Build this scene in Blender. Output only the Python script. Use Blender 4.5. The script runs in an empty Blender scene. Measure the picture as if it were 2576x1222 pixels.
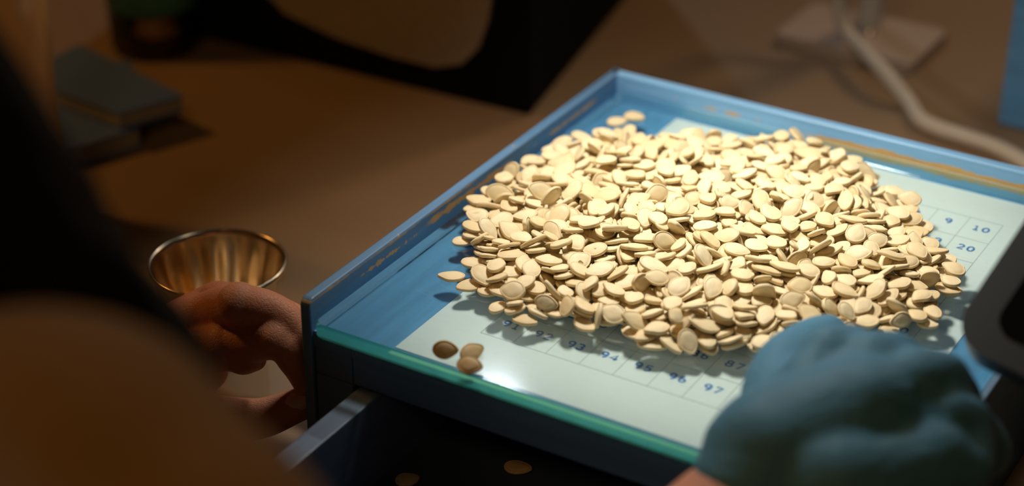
import bpy, bmesh, math, random
from mathutils import Vector, Matrix, Quaternion, noise

random.seed(11)
scn = bpy.context.scene
COL = scn.collection
ZO = 0.83            # height of the box's paper sheet above the floor; all geometry below is written relative to the paper sheet
PI = math.pi

# ------------------------------------------------------------------ camera
CAM = Vector((0.4037, -0.8704, 0.4703))
RX = Vector((0.857, 0.5152, 0.0032)); RY = Vector((0.2528, -0.415, -0.874)); RZ = Vector((-0.449, 0.7499, -0.4859))
FPX = 4921.6
cd = bpy.data.cameras.new('camera'); cam = bpy.data.objects.new('camera', cd); COL.objects.link(cam)
m3 = Matrix((RX, -RY, -RZ)).transposed()
cam.matrix_world = Matrix.Translation(CAM + Vector((0, 0, ZO))) @ m3.to_4x4()
cd.sensor_width = 36; cd.lens = FPX / 2576 * 36; cd.clip_start = 0.01; cd.clip_end = 50
cd.dof.use_dof = True; cd.dof.focus_distance = 0.925; cd.dof.aperture_fstop = 3.6; cd.dof.aperture_blades = 9
scn.camera = cam

# ------------------------------------------------------------------ world, lights, exposure
w = bpy.data.worlds.new('world'); scn.world = w; w.use_nodes = True
w.node_tree.nodes['Background'].inputs[0].default_value = (0.55, 0.62, 0.8, 1)
w.node_tree.nodes['Background'].inputs[1].default_value = 0.008
scn.view_settings.view_transform = 'Standard'; scn.view_settings.look = 'None'
scn.view_settings.exposure = 0.0; scn.view_settings.gamma = 1.0; scn.view_settings.use_curve_mapping = False
def area(name, loc, to, size, power, colr, shape='DISK', spread=180):
    l = bpy.data.lights.new(name, 'AREA'); l.shape = shape; l.size = size; l.energy = power; l.color = colr
    l.spread = math.radians(spread)
    o = bpy.data.objects.new(name, l); COL.objects.link(o)
    o.location = Vector(loc) + Vector((0, 0, ZO))
    o.rotation_euler = (Vector(to) - Vector(loc)).to_track_quat('-Z', 'Y').to_euler(); return o
def spot(name, loc, to, deg, blend, power, colr, size=.03):
    l = bpy.data.lights.new(name, 'SPOT'); l.energy = power; l.color = colr; l.spot_size = math.radians(deg); l.spot_blend = blend; l.shadow_soft_size = size
    o = bpy.data.objects.new(name, l); COL.objects.link(o)
    o.location = Vector(loc) + Vector((0, 0, ZO))
    o.rotation_euler = (Vector(to) - Vector(loc)).to_track_quat('-Z', 'Y').to_euler(); return o
LAMP = Vector((-0.010, -0.10, 0.31))
area('desk_lamp_light', LAMP, (0.10, -0.06, 0), 0.075, 0.95, (1.0, 0.95, 0.86), spread=110)
cl = area('cool_far_lamp', (-0.63, 0.81, 0.878), (-0.05, 0, 0), 0.050, 1.2, (0.80, 0.88, 1.0), shape='ELLIPSE'); cl.data.size_y = 0.02
area('warm_room_lamp', (-0.95, -0.25, 0.75), (-0.3, 0.0, -0.08), 0.12, 2.0, (1.0, 0.46, 0.10))
area('warm_fill_back', (0.15, 1.1, 0.9), (0.0, 0.35, -0.08), 0.2, 3.4, (1.0, 0.66, 0.38))  # added warm fill that brightens the far table and lamp base
area('dim_fill_front', (0.30, -1.45, 1.15), (-0.05, -0.35, 0.0), 0.35, 2.3, (1.0, 0.58, 0.22))  # added dim fill from the camera side for top, hand and glove

# ------------------------------------------------------------------ helpers
def at(u, v, d):
    """point seen at pixel (u, v), d metres in front of the lens (paper frame)"""
    return CAM + (RX * ((u - 1288) / FPX) + RY * ((v - 611) / FPX) + RZ) * d
def atx(u, v, x):
    r = RX * ((u - 1288) / FPX) + RY * ((v - 611) / FPX) + RZ
    return CAM + r * ((x - CAM.x) / r.x)
def atz(u, v, z):
    r = RX * ((u - 1288) / FPX) + RY * ((v - 611) / FPX) + RZ
    return CAM + r * ((z - CAM.z) / r.z)
def root_loc(o):
    while o.parent: o = o.parent
    return o.location
def link(name, me, mats, parent=None, loc=None):
    o = bpy.data.objects.new(name, me); COL.objects.link(o)
    for m in (mats if isinstance(mats, (list, tuple)) else [mats]): me.materials.append(m)
    if parent: o.parent = parent
    elif loc is not None: o.location = loc
    base = root_loc(o)
    me.transform(Matrix.Translation(-Vector(base)))
    return o
def obj(name, bm, mats, parent=None, loc=None, smooth=False):
    me = bpy.data.meshes.new(name); bm.to_mesh(me); bm.free()
    if smooth: me.polygons.foreach_set('use_smooth', [True] * len(me.polygons))
    return link(name, me, mats, parent, loc)
def thing(name, label, cat, loc, group=None):
    o = bpy.data.objects.new(name, None); COL.objects.link(o); o.location = loc; o.empty_display_size = .02
    return tag(o, label, cat, group)
def tag(o, label, cat, group=None):
    o['label'] = label; o['category'] = cat
    if group: o['group'] = group
    return o
def box(bm, lo, hi, bev=0.0, seg=2, mi=0):
    t = bmesh.new(); bmesh.ops.create_cube(t, size=1)
    for v in t.verts: v.co = Vector([lo[i] + (v.co[i] + .5) * (hi[i] - lo[i]) for i in range(3)])
    if bev > 0: bmesh.ops.bevel(t, geom=list(t.edges), offset=bev, segments=seg, affect='EDGES', profile=.5)
    for f in t.faces: f.material_index = mi
    me = bpy.data.meshes.new('t'); t.to_mesh(me); t.free(); bm.from_mesh(me); bpy.data.meshes.remove(me)
def tube(bm, pts, rad, seg=20, ell=None):
    pts = [Vector(p) for p in pts]
    P, R_ = [], []
    n = len(pts)
    def cr(a, b, c, d, t): return .5 * ((2 * b) + (c - a) * t + (2 * a - 5 * b + 4 * c - d) * t * t + (3 * b - a - 3 * c + d) * t * t * t)
    for i in range(n - 1):
        a = pts[i - 1] if i else pts[0] * 2 - pts[1]; d = pts[i + 2] if i + 2 < n else pts[n - 1] * 2 - pts[n - 2]
        ra = rad[i - 1] if i else rad[0]; rd = rad[i + 2] if i + 2 < n else rad[-1]
        for k in range(6):
            t = k / 6; P.append(cr(a, pts[i], pts[i + 1], d, t)); R_.append(cr(ra, rad[i], rad[i + 1], rd, t))
    P.append(pts[-1]); R_.append(rad[-1])
    T0 = (P[1] - P[0]).normalized(); T1 = (P[-1] - P[-2]).normalized()
    pre = [(P[0] - T0 * R_[0] * math.sin(a), R_[0] * math.cos(a)) for a in (1.4, 1.1, .75, .4)]
    post = [(P[-1] + T1 * R_[-1] * math.sin(a), R_[-1] * math.cos(a)) for a in (.4, .75, 1.1, 1.4)]
    allp = pre + list(zip(P, R_)) + post
    up = Vector((0, 0, 1)) if abs(T0.z) < .9 else Vector((1, 0, 0)); N = (up - T0 * up.dot(T0)).normalized()
    rings = []
    for i, (c, r) in enumerate(allp):
        a = allp[max(0, i - 1)][0]; b = allp[min(len(allp) - 1, i + 1)][0]
        T = (b - a).normalized(); N = (N - T * N.dot(T)).normalized(); B = T.cross(N)
        rings.append([bm.verts.new(c + (N * math.cos(2 * PI * k / seg) + B * math.sin(2 * PI * k / seg)) * r) for k in range(seg)])
    for i in range(len(rings) - 1):
        for k in range(seg):
            j = (k + 1) % seg
            bm.faces.new((rings[i][k], rings[i][j], rings[i + 1][j], rings[i + 1][k]))
    bm.faces.new(rings[0][::-1]); bm.faces.new(rings[-1])
def ball(bm, c, r, sc=(1, 1, 1), rot=None):
    m = Matrix.Translation(Vector(c)) @ (rot.to_4x4() if rot else Matrix()) @ Matrix.Diagonal((r * sc[0], r * sc[1], r * sc[2], 1))
    bmesh.ops.create_icosphere(bm, subdivisions=3, radius=1, matrix=m)
def lathe(bm, prof, c, seg=64, fn=None, mi=0):
    """prof: (r, z) from the outside foot round to the inside foot"""
    rings = []
    for (r, z) in prof:
        ring = []
        for k in range(seg):
            a = 2 * PI * k / seg; rr = r + (fn(a, z) if fn and r > 1e-5 else 0)
            ring.append(bm.verts.new((c[0] + math.cos(a) * rr, c[1] + math.sin(a) * rr, c[2] + z)))
        rings.append(ring)
    for i in range(len(rings) - 1):
        for k in range(seg):
            j = (k + 1) % seg
            f = bm.faces.new((rings[i][k], rings[i][j], rings[i + 1][j], rings[i + 1][k])); f.material_index = mi
    for r_, rev in ((rings[0], True), (rings[-1], False)):
        if prof[0 if rev else -1][0] > 1e-4:
            f = bm.faces.new(r_[::-1] if rev else r_); f.material_index = mi
def melt(bm, voxel, smooth=8, dec=None):
    """one continuous surface out of overlapping volumes"""
    me = bpy.data.meshes.new('melt'); bm.to_mesh(me); bm.free()
    o = bpy.data.objects.new('melt', me); COL.objects.link(o)
    r = o.modifiers.new('r', 'REMESH'); r.mode = 'VOXEL'; r.voxel_size = voxel
    s = o.modifiers.new('s', 'SMOOTH'); s.factor = .5; s.iterations = smooth
    dg = bpy.context.evaluated_depsgraph_get()
    out = bpy.data.meshes.new_from_object(o.evaluated_get(dg))
    bpy.data.objects.remove(o); bpy.data.meshes.remove(me)
    out.polygons.foreach_set('use_smooth', [True] * len(out.polygons))
    return out
def puff(me, fn):
    """push every point along its normal by fn(point)"""
    ns = [v.normal.copy() for v in me.vertices]; cs = [v.co.copy() for v in me.vertices]
    for v, n_, c in zip(me.vertices, ns, cs): v.co = c + n_ * fn(c)
def prism(bm, outline, z0, z1, bev=0):
    b = [bm.verts.new((x, y, z0)) for x, y in outline]; t = [bm.verts.new((x, y, z1)) for x, y in outline]
    n = len(outline)
    fs = [bm.faces.new(b[::-1]), bm.faces.new(t)]
    for i in range(n):
        j = (i + 1) % n; fs.append(bm.faces.new((b[i], b[j], t[j], t[i])))
    if bev: bmesh.ops.bevel(bm, geom=list({e for f in fs[:2] for e in f.edges}), offset=bev, segments=2, affect='EDGES', profile=.5)
def rrect(x0, y0, x1, y1, r, n=6):
    out = []
    for (cx, cy, a0) in ((x1 - r, y1 - r, 0), (x0 + r, y1 - r, 90), (x0 + r, y0 + r, 180), (x1 - r, y0 + r, 270)):
        for k in range(n + 1):
            a = math.radians(a0 + 90 * k / n); out.append((cx + r * math.cos(a), cy + r * math.sin(a)))
    return out

# ------------------------------------------------------------------ materials
def mat(name, colr=(.5, .5, .5), rough=.5, metal=0., spec=.5, **kw):
    m = bpy.data.materials.new(name); m.use_nodes = True
    b = m.node_tree.nodes['Principled BSDF']
    b.inputs['Base Color'].default_value = (*colr, 1); b.inputs['Roughness'].default_value = rough
    b.inputs['Metallic'].default_value = metal; b.inputs['Specular IOR Level'].default_value = spec
    for k, v in kw.items(): b.inputs[k.replace('_', ' ')].default_value = v
    return m
class NT:
    def __init__(s, m): s.t = m.node_tree; s.b = s.t.nodes.get('Principled BSDF')
    def n(s, ty, **kw):
        x = s.t.nodes.new(ty)
        for k, v in kw.items():
            if k.startswith('i_'): x.inputs[int(k[2:]) if k[2:].isdigit() else k[2:].replace('_', ' ')].default_value = v
            else: setattr(x, k, v)
        return x
    def l(s, a, b): s.t.links.new(a, b)
    def ramp(s, src, stops):
        r = s.n('ShaderNodeValToRGB'); e = r.color_ramp.elements
        while len(e) < len(stops): e.new(.5)
        for i, (p, c) in enumerate(stops): e[i].position = p; e[i].color = c if len(c) == 4 else (*c, 1)
        s.l(src, r.inputs[0]); return r.outputs[0]
    def math(s, op, a, b=None, c=None):
        x = s.n('ShaderNodeMath', operation=op)
        for i, q in enumerate((a, b, c)):
            if q is None: continue
            if isinstance(q, (int, float)): x.inputs[i].default_value = q
            else: s.l(q, x.inputs[i])
        return x.outputs[0]
    def mix(s, f, a, b, mode='MIX'):
        x = s.n('ShaderNodeMix', data_type='RGBA', blend_type=mode)
        for i, q in ((0, f), (6, a), (7, b)):
            if isinstance(q, (int, float)): x.inputs[i].default_value = q
            elif isinstance(q, tuple): x.inputs[i].default_value = q if len(q) == 4 else (*q, 1)
            else: s.l(q, x.inputs[i])
        return x.outputs[2]
    def noise(s, scale, detail=4, vec=None, rough=.55, dist=0):
        x = s.n('ShaderNodeTexNoise'); x.inputs['Scale'].default_value = scale; x.inputs['Detail'].default_value = detail; x.inputs['Roughness'].default_value = rough; x.inputs['Distortion'].default_value = dist
        if vec is not None: s.l(vec, x.inputs['Vector'])
        return x.outputs[0]
    def coord(s, scale=(1, 1, 1), kind='Object'):
        c = s.n('ShaderNodeTexCoord'); m = s.n('ShaderNodeMapping'); m.inputs['Scale'].default_value = scale
        s.l(c.outputs[kind], m.inputs[0]); return m.outputs[0]
    def bump(s, h, strength=.3, dist=.001):
        x = s.n('ShaderNodeBump'); x.inputs['Strength'].default_value = strength; x.inputs['Distance'].default_value = dist
        s.l(h, x.inputs['Height']); s.l(x.outputs[0], s.b.inputs['Normal']); return x

BOX0 = Vector((0.075, -0.115, -0.08))      # base point of the wooden box
def paint_mat(name, base, grain=(8, 220, 220), wear=None, rough=.42):
    """blue paint over wood with brush grain; wear = list of (axis-range boxes in the paper frame) where bare wood shows"""
    m = mat(name, base, rough); t = NT(m)
    v = t.coord(grain)
    g = t.noise(1.0, 5, v)
    c = t.mix(t.ramp(g, [(.35, (0, 0, 0)), (.7, (1, 1, 1))]), tuple(x * .86 for x in base), tuple(min(1, x * 1.1) for x in base))
    tc = t.n('ShaderNodeTexCoord'); sep = t.n('ShaderNodeSeparateXYZ'); t.l(tc.outputs['Object'], sep.inputs[0])
    X, Y, Z = [t.math('ADD', sep.outputs[i], BOX0[i]) for i in range(3)]
    tot = None
    def band(val, lo, hi, soft, wob):
        a = t.math('SMOOTH_MIN', t.math('SUBTRACT', val, lo), t.math('SUBTRACT', hi, val), .0001)
        a = t.math('ADD', a, wob); a = t.math('DIVIDE', a, soft); a = t.math('ADD', a, .5)
        x = t.n('ShaderNodeClamp'); t.l(a, x.inputs[0]); return x.outputs[0]
    if wear:
        nz = t.math('MULTIPLY', t.math('SUBTRACT', t.noise(260, 4, t.coord((1, 1, .4))), .5), .006)
        nl = t.math('MULTIPLY', t.math('SUBTRACT', t.noise(38, 3, t.coord((1, 1, .1))), .5), .012)
        for (ax, lo, hi, z0, z1, amt) in wear:
            al = (X, Y)[ax]
            a = band(Z, z0, z1, .0006, t.math('ADD', t.math('MULTIPLY', nz, amt), t.math('MULTIPLY', nl, amt)))
            b = band(al, lo, hi, .01, nl)
            k = t.math('MULTIPLY', a, b); tot = k if tot is None else t.math('MAXIMUM', tot, k)
    if wear:
        sp = t.ramp(t.noise(130, 2, t.coord()), [(.735, (0, 0, 0)), (.75, (1, 1, 1))])
        tot = t.math('MAXIMUM', tot, t.math('MULTIPLY', sp, .8))
        wood = t.mix(t.noise(300, 3, t.coord((.3, .3, 1))), (.42, .22, .06), (.62, .38, .13))
        c = t.mix(tot, c, wood)
    t.l(c, t.b.inputs['Base Color']); t.bump(g, .25, .0006)
    return m
RIM = .0163
BLUE = (.135, .34, .58)
M = {}
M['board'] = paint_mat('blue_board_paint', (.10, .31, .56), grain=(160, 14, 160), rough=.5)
M['side'] = paint_mat('shaded_blue_side_paint', (.085, .20, .36), grain=(200, 10, 200), wear=[(1, -.165, -.088, .0088, .0122, .7), (1, -.225, -.165, .0088, .0098, 1.1), (1, -.06, 0.01, .0090, .0102, .6), (1, -.27, -.12, RIM - .0019, RIM - .0011, .25)])  # blue darkened to carry the side wall's shade; bare wood bands are wear
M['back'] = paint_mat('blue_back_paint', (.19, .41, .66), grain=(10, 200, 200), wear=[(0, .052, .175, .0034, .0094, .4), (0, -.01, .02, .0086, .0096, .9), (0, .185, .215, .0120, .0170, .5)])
M['front'] = paint_mat('shaded_blue_front_paint', (.07, .14, .27), grain=(10, 200, 200), rough=.55)  # the box's blue made darker, front shade held in the base colour
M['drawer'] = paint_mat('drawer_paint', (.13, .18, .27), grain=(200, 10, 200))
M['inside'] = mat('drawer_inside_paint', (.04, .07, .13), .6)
M['bluebox'] = paint_mat('plain_blue_paint', (.12, .33, .60), grain=(10, 10, 120))

# glass: thin-walled top and refracting green edge
gt = mat('clear_glass_face'); t = NT(gt); t.t.nodes.remove(t.b)
tr = t.n('ShaderNodeBsdfTransparent'); tr.inputs[0].default_value = (.83, .90, .875, 1)
gl = t.n('ShaderNodeBsdfGlossy'); gl.inputs['Roughness'].default_value = .075; gl.inputs['Color'].default_value = (1, 1, 1, 1)
fr = t.n('ShaderNodeFresnel'); fr.inputs[0].default_value = 1.5
# long fine scratches and a greasy film
v = t.coord((1, 1, 1)); wv = t.n('ShaderNodeTexNoise'); wv.inputs['Scale'].default_value = 9; wv.inputs['Detail'].default_value = 6; wv.inputs['Distortion'].default_value = 4
t.l(t.coord((2, 16, 1)), wv.inputs['Vector'])
sc1 = t.ramp(wv.outputs[0], [(.485, (0, 0, 0)), (.5, (1, 1, 1)), (.515, (0, 0, 0))])
film = t.noise(18, 5, v, dist=1.5)
dif = t.n('ShaderNodeBsdfDiffuse'); dif.inputs[0].default_value = (.75, .8, .8, 1)
mx = t.n('ShaderNodeMixShader'); t.l(fr.outputs[0], mx.inputs[0]); t.l(tr.outputs[0], mx.inputs[1]); t.l(gl.outputs[0], mx.inputs[2])
mx2 = t.n('ShaderNodeMixShader'); t.l(t.math('ADD', t.math('MULTIPLY', sc1, .05), t.math('MULTIPLY', film, .02)), mx2.inputs[0]); t.l(mx.outputs[0], mx2.inputs[1]); t.l(dif.outputs[0], mx2.inputs[2])
t.l(mx2.outputs[0], t.t.nodes['Material Output'].inputs[0]); M['glass'] = gt
ge = mat('green_glass_edge'); t = NT(ge); t.t.nodes.remove(t.b)
g = t.n('ShaderNodeBsdfGlass'); g.inputs['Color'].default_value = (.28, .72, .50, 1); g.inputs['Roughness'].default_value = .22; g.inputs['IOR'].default_value = 1.5
d2 = t.n('ShaderNodeBsdfTranslucent'); d2.inputs[0].default_value = (.09, .42, .27, 1)
mx = t.n('ShaderNodeMixShader'); mx.inputs[0].default_value = .33; t.l(g.outputs[0], mx.inputs[1]); t.l(d2.outputs[0], mx.inputs[2])
t.l(mx.outputs[0], t.t.nodes['Material Output'].inputs[0]); M['gedge'] = ge

gs = mat('clear_glass_side'); t = NT(gs); t.t.nodes.remove(t.b)
tr = t.n('ShaderNodeBsdfTransparent'); tr.inputs[0].default_value = (.80, .93, .90, 1)
gl = t.n('ShaderNodeBsdfGlossy'); gl.inputs['Roughness'].default_value = .08
fr = t.n('ShaderNodeFresnel'); fr.inputs[0].default_value = 1.4
mx = t.n('ShaderNodeMixShader'); t.l(fr.outputs[0], mx.inputs[0]); t.l(tr.outputs[0], mx.inputs[1]); t.l(gl.outputs[0], mx.inputs[2]); t.l(mx.outputs[0], t.t.nodes['Material Output'].inputs[0]); M['gside'] = gs
m = mat('printed_paper', (.80, .83, .82), .7); t = NT(m)
c = t.mix(t.noise(14, 5, t.coord()), (.74, .78, .77), (.84, .86, .85)); t.l(c, t.b.inputs['Base Color']); M['paper'] = m
M['ink'] = mat('blue_ink', (.035, .18, .52), .6)
M['line'] = mat('grey_grid_ink', (.36, .42, .42), .7)

# seeds
def seed_mat(name, a, b, cc):
    m = mat(name, a, .52, spec=.35); t = NT(m)
    geo = t.n('ShaderNodeNewGeometry'); oi = t.n('ShaderNodeObjectInfo')
    rnd = t.math('FRACT', t.math('ADD', geo.outputs['Random Per Island'], oi.outputs['Random']))
    c = t.ramp(rnd, [(0, a), (.45, b), (.8, cc), (1, a)])
    n2 = t.noise(420, 4, t.coord((1, 2.5, 1)))
    c = t.mix(t.ramp(n2, [(.4, (0, 0, 0)), (.75, (.22, .22, .22))]), c, (.60, .42, .20))
    at_ = t.n('ShaderNodeAttribute'); at_.attribute_name = 'rim'
    c = t.mix(t.math('MULTIPLY', at_.outputs['Fac'], .5), c, (.55, .36, .15))
    t.l(c, t.b.inputs['Base Color'])
    t.b.inputs['Subsurface Weight'].default_value = .0
    t.bump(t.noise(1600, 4, t.coord((1, 3, 1))), .35, .0003)
    return m
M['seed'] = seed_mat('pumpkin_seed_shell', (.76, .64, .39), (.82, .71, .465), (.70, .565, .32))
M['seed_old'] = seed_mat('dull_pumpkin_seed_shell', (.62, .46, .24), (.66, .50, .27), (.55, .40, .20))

# table top
m = mat('brown_table_top', (.17, .12, .08), .5, spec=.25); t = NT(m)
c = t.mix(t.noise(3, 4, t.coord((1, 6, 1))), (.235, .155, .088), (.29, .195, .115)); t.l(c, t.b.inputs['Base Color'])
t.bump(t.noise(240, 3, t.coord((1, 5, 1))), .15, .0004); M['table'] = m
M['steel'] = mat('worn_steel', (.66, .54, .36), .22, 1.0)
m = mat('skin', (.42, .185, .095), .5, spec=.4); t = NT(m)
c = t.mix(t.noise(60, 4, t.coord()), (.50, .215, .11), (.62, .31, .18)); 
vr = t.n('ShaderNodeTexVoronoi'); vr.feature = 'DISTANCE_TO_EDGE'; vr.inputs['Scale'].default_value = 520; t.l(t.coord(), vr.inputs['Vector'])
c = t.mix(t.noise(25, 2, t.coord()), c, (.56, .20, .11)); t.l(c, t.b.inputs['Base Color'])
t.b.inputs['Subsurface Weight'].default_value = .08; t.b.inputs['Subsurface Radius'].default_value = (.01, .004, .002); t.b.inputs['Subsurface Scale'].default_value = .3
hh = t.math('ADD', t.math('MULTIPLY', t.ramp(vr.outputs['Distance'], [(0, (0, 0, 0)), (.12, (1, 1, 1))]), .5), t.noise(320, 5, t.coord((1, 1.6, 1)), dist=1.2))
t.bump(hh, .45, .0005); M['skin'] = m
M['nail'] = mat('fingernail', (.74, .50, .42), .25)
m = mat('blue_nitrile_glove', (.072, .22, .35), .6, spec=.2); t = NT(m)
t.bump(t.noise(45, 3, t.coord((1, 1, 2)), dist=1.5), .3, .003); M['glove'] = m
M['black'] = mat('black_plastic', (.012, .012, .013), .35)
M['casegrey'] = mat('charcoal_rubber_case', (.03, .034, .038), .38)
M['screen'] = mat('dark_screen_glass', (.004, .004, .004), .12)
M['hair'] = mat('black_hair', (.004, .003, .003), .8, spec=.1)
m = mat('black_cloth', (.003, .003, .003), .95, spec=.1); M['cloth_black'] = m
m = mat('ochre_brown_cloth', (.30, .155, .04), .85); t = NT(m); t.bump(t.noise(900, 3, t.coord()), .3, .001); M['cloth_brown'] = m
m = mat('grey_notebook_cover', (.08, .15, .42), .6); M['greycloth'] = m
M['notepaper'] = mat('notebook_pages', (.30, .28, .24), .8)
m = mat('beige_mesh_fabric', (.24, .19, .14), .9); t = NT(m)
ck = t.n('ShaderNodeTexVoronoi'); ck.inputs['Scale'].default_value = 420; t.l(t.coord(), ck.inputs['Vector'])
c = t.mix(t.ramp(ck.outputs[0], [(.2, (0, 0, 0)), (.5, (1, 1, 1))]), (.15, .115, .085), (.26, .205, .15)); t.l(c, t.b.inputs['Base Color']); M['mesh'] = m
M['lampwhite'] = mat('white_lamp_enamel', (.62, .60, .54), .4)
M['cordwhite'] = mat('cream_cable_rubber', (.58, .50, .40), .55)
M['baseplate'] = mat('pinkish_grey_lamp_base', (.42, .32, .25), .5)
M['teal'] = mat('teal_label', (.08, .36, .32), .6)
jg = mat('jar_glass'); t = NT(jg); t.t.nodes.remove(t.b)
tr = t.n('ShaderNodeBsdfTransparent'); tr.inputs[0].default_value = (.93, .90, .84, 1)
gl = t.n('ShaderNodeBsdfGlossy'); gl.inputs['Roughness'].default_value = .05
lw = t.n('ShaderNodeLayerWeight'); lw.inputs[0].default_value = .35
mx = t.n('ShaderNodeMixShader'); t.l(lw.outputs[0], mx.inputs[0]); t.l(tr.outputs[0], mx.inputs[1]); t.l(gl.outputs[0], mx.inputs[2]); t.l(mx.outputs[0], t.t.nodes['Material Output'].inputs[0]); M['jarglass'] = jg
M['amber'] = mat('amber_glossy_bottle', (.70, .44, .20), .25, spec=.6)
M['wall'] = mat('dim_wall_paint', (.30, .25, .20), .9); M['floor'] = mat('dark_floor', (.03, .025, .02), .7)
em = mat('lamp_diffuser', (1, 1, 1), .5); em.node_tree.nodes['Principled BSDF'].inputs['Emission Color'].default_value = (1, .95, .85, 1); em.node_tree.nodes['Principled BSDF'].inputs['Emission Strength'].default_value = 2.0; M['emit'] = em

TZ = -0.08   # table top
# ------------------------------------------------------------------ setting
bm = bmesh.new(); box(bm, (-2.5, -2.5, -ZO - .05), (2.5, 2.5, -ZO)); o = obj('floor', bm, M['floor']); o['kind'] = 'structure'
for nm, lo, hi in (('wall_back', (-2.5, 2.5, -ZO), (2.5, 2.6, 1.8)), ('wall_front', (-2.5, -2.6, -ZO), (2.5, -2.5, 1.8)), ('wall_left', (-2.6, -2.6, -ZO), (-2.5, 2.6, 1.8)), ('wall_right', (2.5, -2.6, -ZO), (2.6, 2.6, 1.8)), ('ceiling', (-2.6, -2.6, 1.8), (2.6, 2.6, 1.85))):
    bm = bmesh.new(); box(bm, lo, hi); o = obj(nm, bm, M['wall']); o['kind'] = 'structure'
tb = thing('table', 'wide brown table under the blue box, cup and lamp', 'table', (-.3, .25, -ZO))
bm = bmesh.new(); box(bm, (-1.15, -.40, TZ - .03), (.75, 1.05, TZ), .003); obj('table_top', bm, M['table'], tb)
for sx, sy in ((-1.1, -.35), (.68, -.35), (-1.1, .98), (.68, .98)):
    bm = bmesh.new(); box(bm, (sx - .025, sy - .025, -ZO), (sx + .025, sy + .025, TZ - .03), .003); obj('leg', bm, M['black'], tb)

# ------------------------------------------------------------------ the blue box
XL, XR, YB, YF, RT = -0.0665, 0.2125, 0.030, -0.2625, 0.0163
bx = thing('wooden_seed_box', 'blue painted wooden box with worn rims, glass top and open drawer', 'box', BOX0)
# left side panel with rounded top front corner
bm = bmesh.new()
prof = []
for k in range(7):
    a = PI * .5 * k / 6; prof.append((YF - .0015 + .004 - .004 * math.sin(a) , RT - .004 + .004 * math.cos(a)))
outl = [(YB + .006, RT)] + prof + [(YF - .0015, TZ), (YB + .006, TZ)]
t_ = .0055
A_ = [bm.verts.new((XL - t_, y, z)) for y, z in outl]; B_ = [bm.verts.new((XL, y, z)) for y, z in outl]
bm.faces.new(A_); bm.faces.new(B_[::-1])
for i in range(len(outl)):
    j = (i + 1) % len(outl); bm.faces.new((A_[j], A_[i], B_[i], B_[j]))
bmesh.ops.recalc_face_normals(bm, faces=bm.faces)
bmesh.ops.bevel(bm, geom=[e for e in bm.edges if e.calc_length() > .0003 and abs(e.verts[0].co.x - e.verts[1].co.x) < 1e-6], offset=.0009, segments=2, affect='EDGES', profile=.5)
# slice along its length so that the edge wear can vary
bmesh.ops.bisect_plane(bm, geom=bm.verts[:] + bm.edges[:] + bm.faces[:], plane_co=(0, -.1, 0), plane_no=(0, 1, 0))
sp_ = obj('side_panel', bm, M['side'], bx)
bm = bmesh.new(); box(bm, (XL - t_ + .0002, YB, TZ), (XR + .0035, YB + .0062, RT), .0012, 3); obj('back_panel', bm, M['back'], bx)
bm = bmesh.new(); box(bm, (XR - .0003, YF + .001, TZ), (XR + .0035, YB, -.0002), .0006); o = obj('side_panel', bm, M['side'], bx); 
bm = bmesh.new(); box(bm, (XL, YF + .0006, -.0085), (XR - .0003, YB, -.0006), .0002); obj('top_board', bm, M['board'], bx)
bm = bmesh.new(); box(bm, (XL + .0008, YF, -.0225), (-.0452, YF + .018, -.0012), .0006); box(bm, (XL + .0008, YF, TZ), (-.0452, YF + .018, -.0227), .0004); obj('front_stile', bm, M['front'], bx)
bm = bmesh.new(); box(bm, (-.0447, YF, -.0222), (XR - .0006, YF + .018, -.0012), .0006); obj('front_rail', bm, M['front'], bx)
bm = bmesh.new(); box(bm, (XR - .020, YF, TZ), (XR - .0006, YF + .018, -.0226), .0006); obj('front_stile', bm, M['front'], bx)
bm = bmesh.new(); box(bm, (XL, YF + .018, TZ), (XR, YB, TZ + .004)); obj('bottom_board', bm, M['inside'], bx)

# drawer pulled out
dr = thing('drawer', 'open blue wooden drawer pulled out below the glass top', 'drawer', (0.075, -.30, TZ))
DZ = -.0235; DY0, DY1 = -.385, -.06
BX2 = Vector((0.075, -.30, TZ))
bm = bmesh.new(); box(bm, (-.0425, DY0, TZ + .006), (-.0308, DY1, DZ), .0007); obj('side_panel', bm, M['drawer'], dr)
bm = bmesh.new(); box(bm, (.179, DY0, TZ + .006), (.1905, DY1, DZ), .0007); obj('side_panel', bm, M['drawer'], dr)
bm = bmesh.new(); box(bm, (-.0308, DY1 - .01, TZ + .006), (.179, DY1, DZ), .0007); obj('back_panel', bm, M['drawer'], dr)
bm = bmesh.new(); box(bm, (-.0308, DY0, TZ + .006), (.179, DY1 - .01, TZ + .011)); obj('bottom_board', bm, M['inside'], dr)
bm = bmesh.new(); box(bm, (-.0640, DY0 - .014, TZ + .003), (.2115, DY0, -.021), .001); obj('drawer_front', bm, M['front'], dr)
bm = bmesh.new(); lathe(bm, [(.004, 0), (.004, .008), (.009, .013), (.009, .018), (.005, .021), (0.00001, .0215)], (0, 0, 0), 24)
bmesh.ops.rotate(bm, verts=bm.verts, cent=(0, 0, 0), matrix=Matrix.Rotation(PI / 2, 3, 'X')); bmesh.ops.translate(bm, verts=bm.verts, vec=(.075, DY0 - .014, -.048)); obj('knob', bm, M['steel'], dr, smooth=True)

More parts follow.
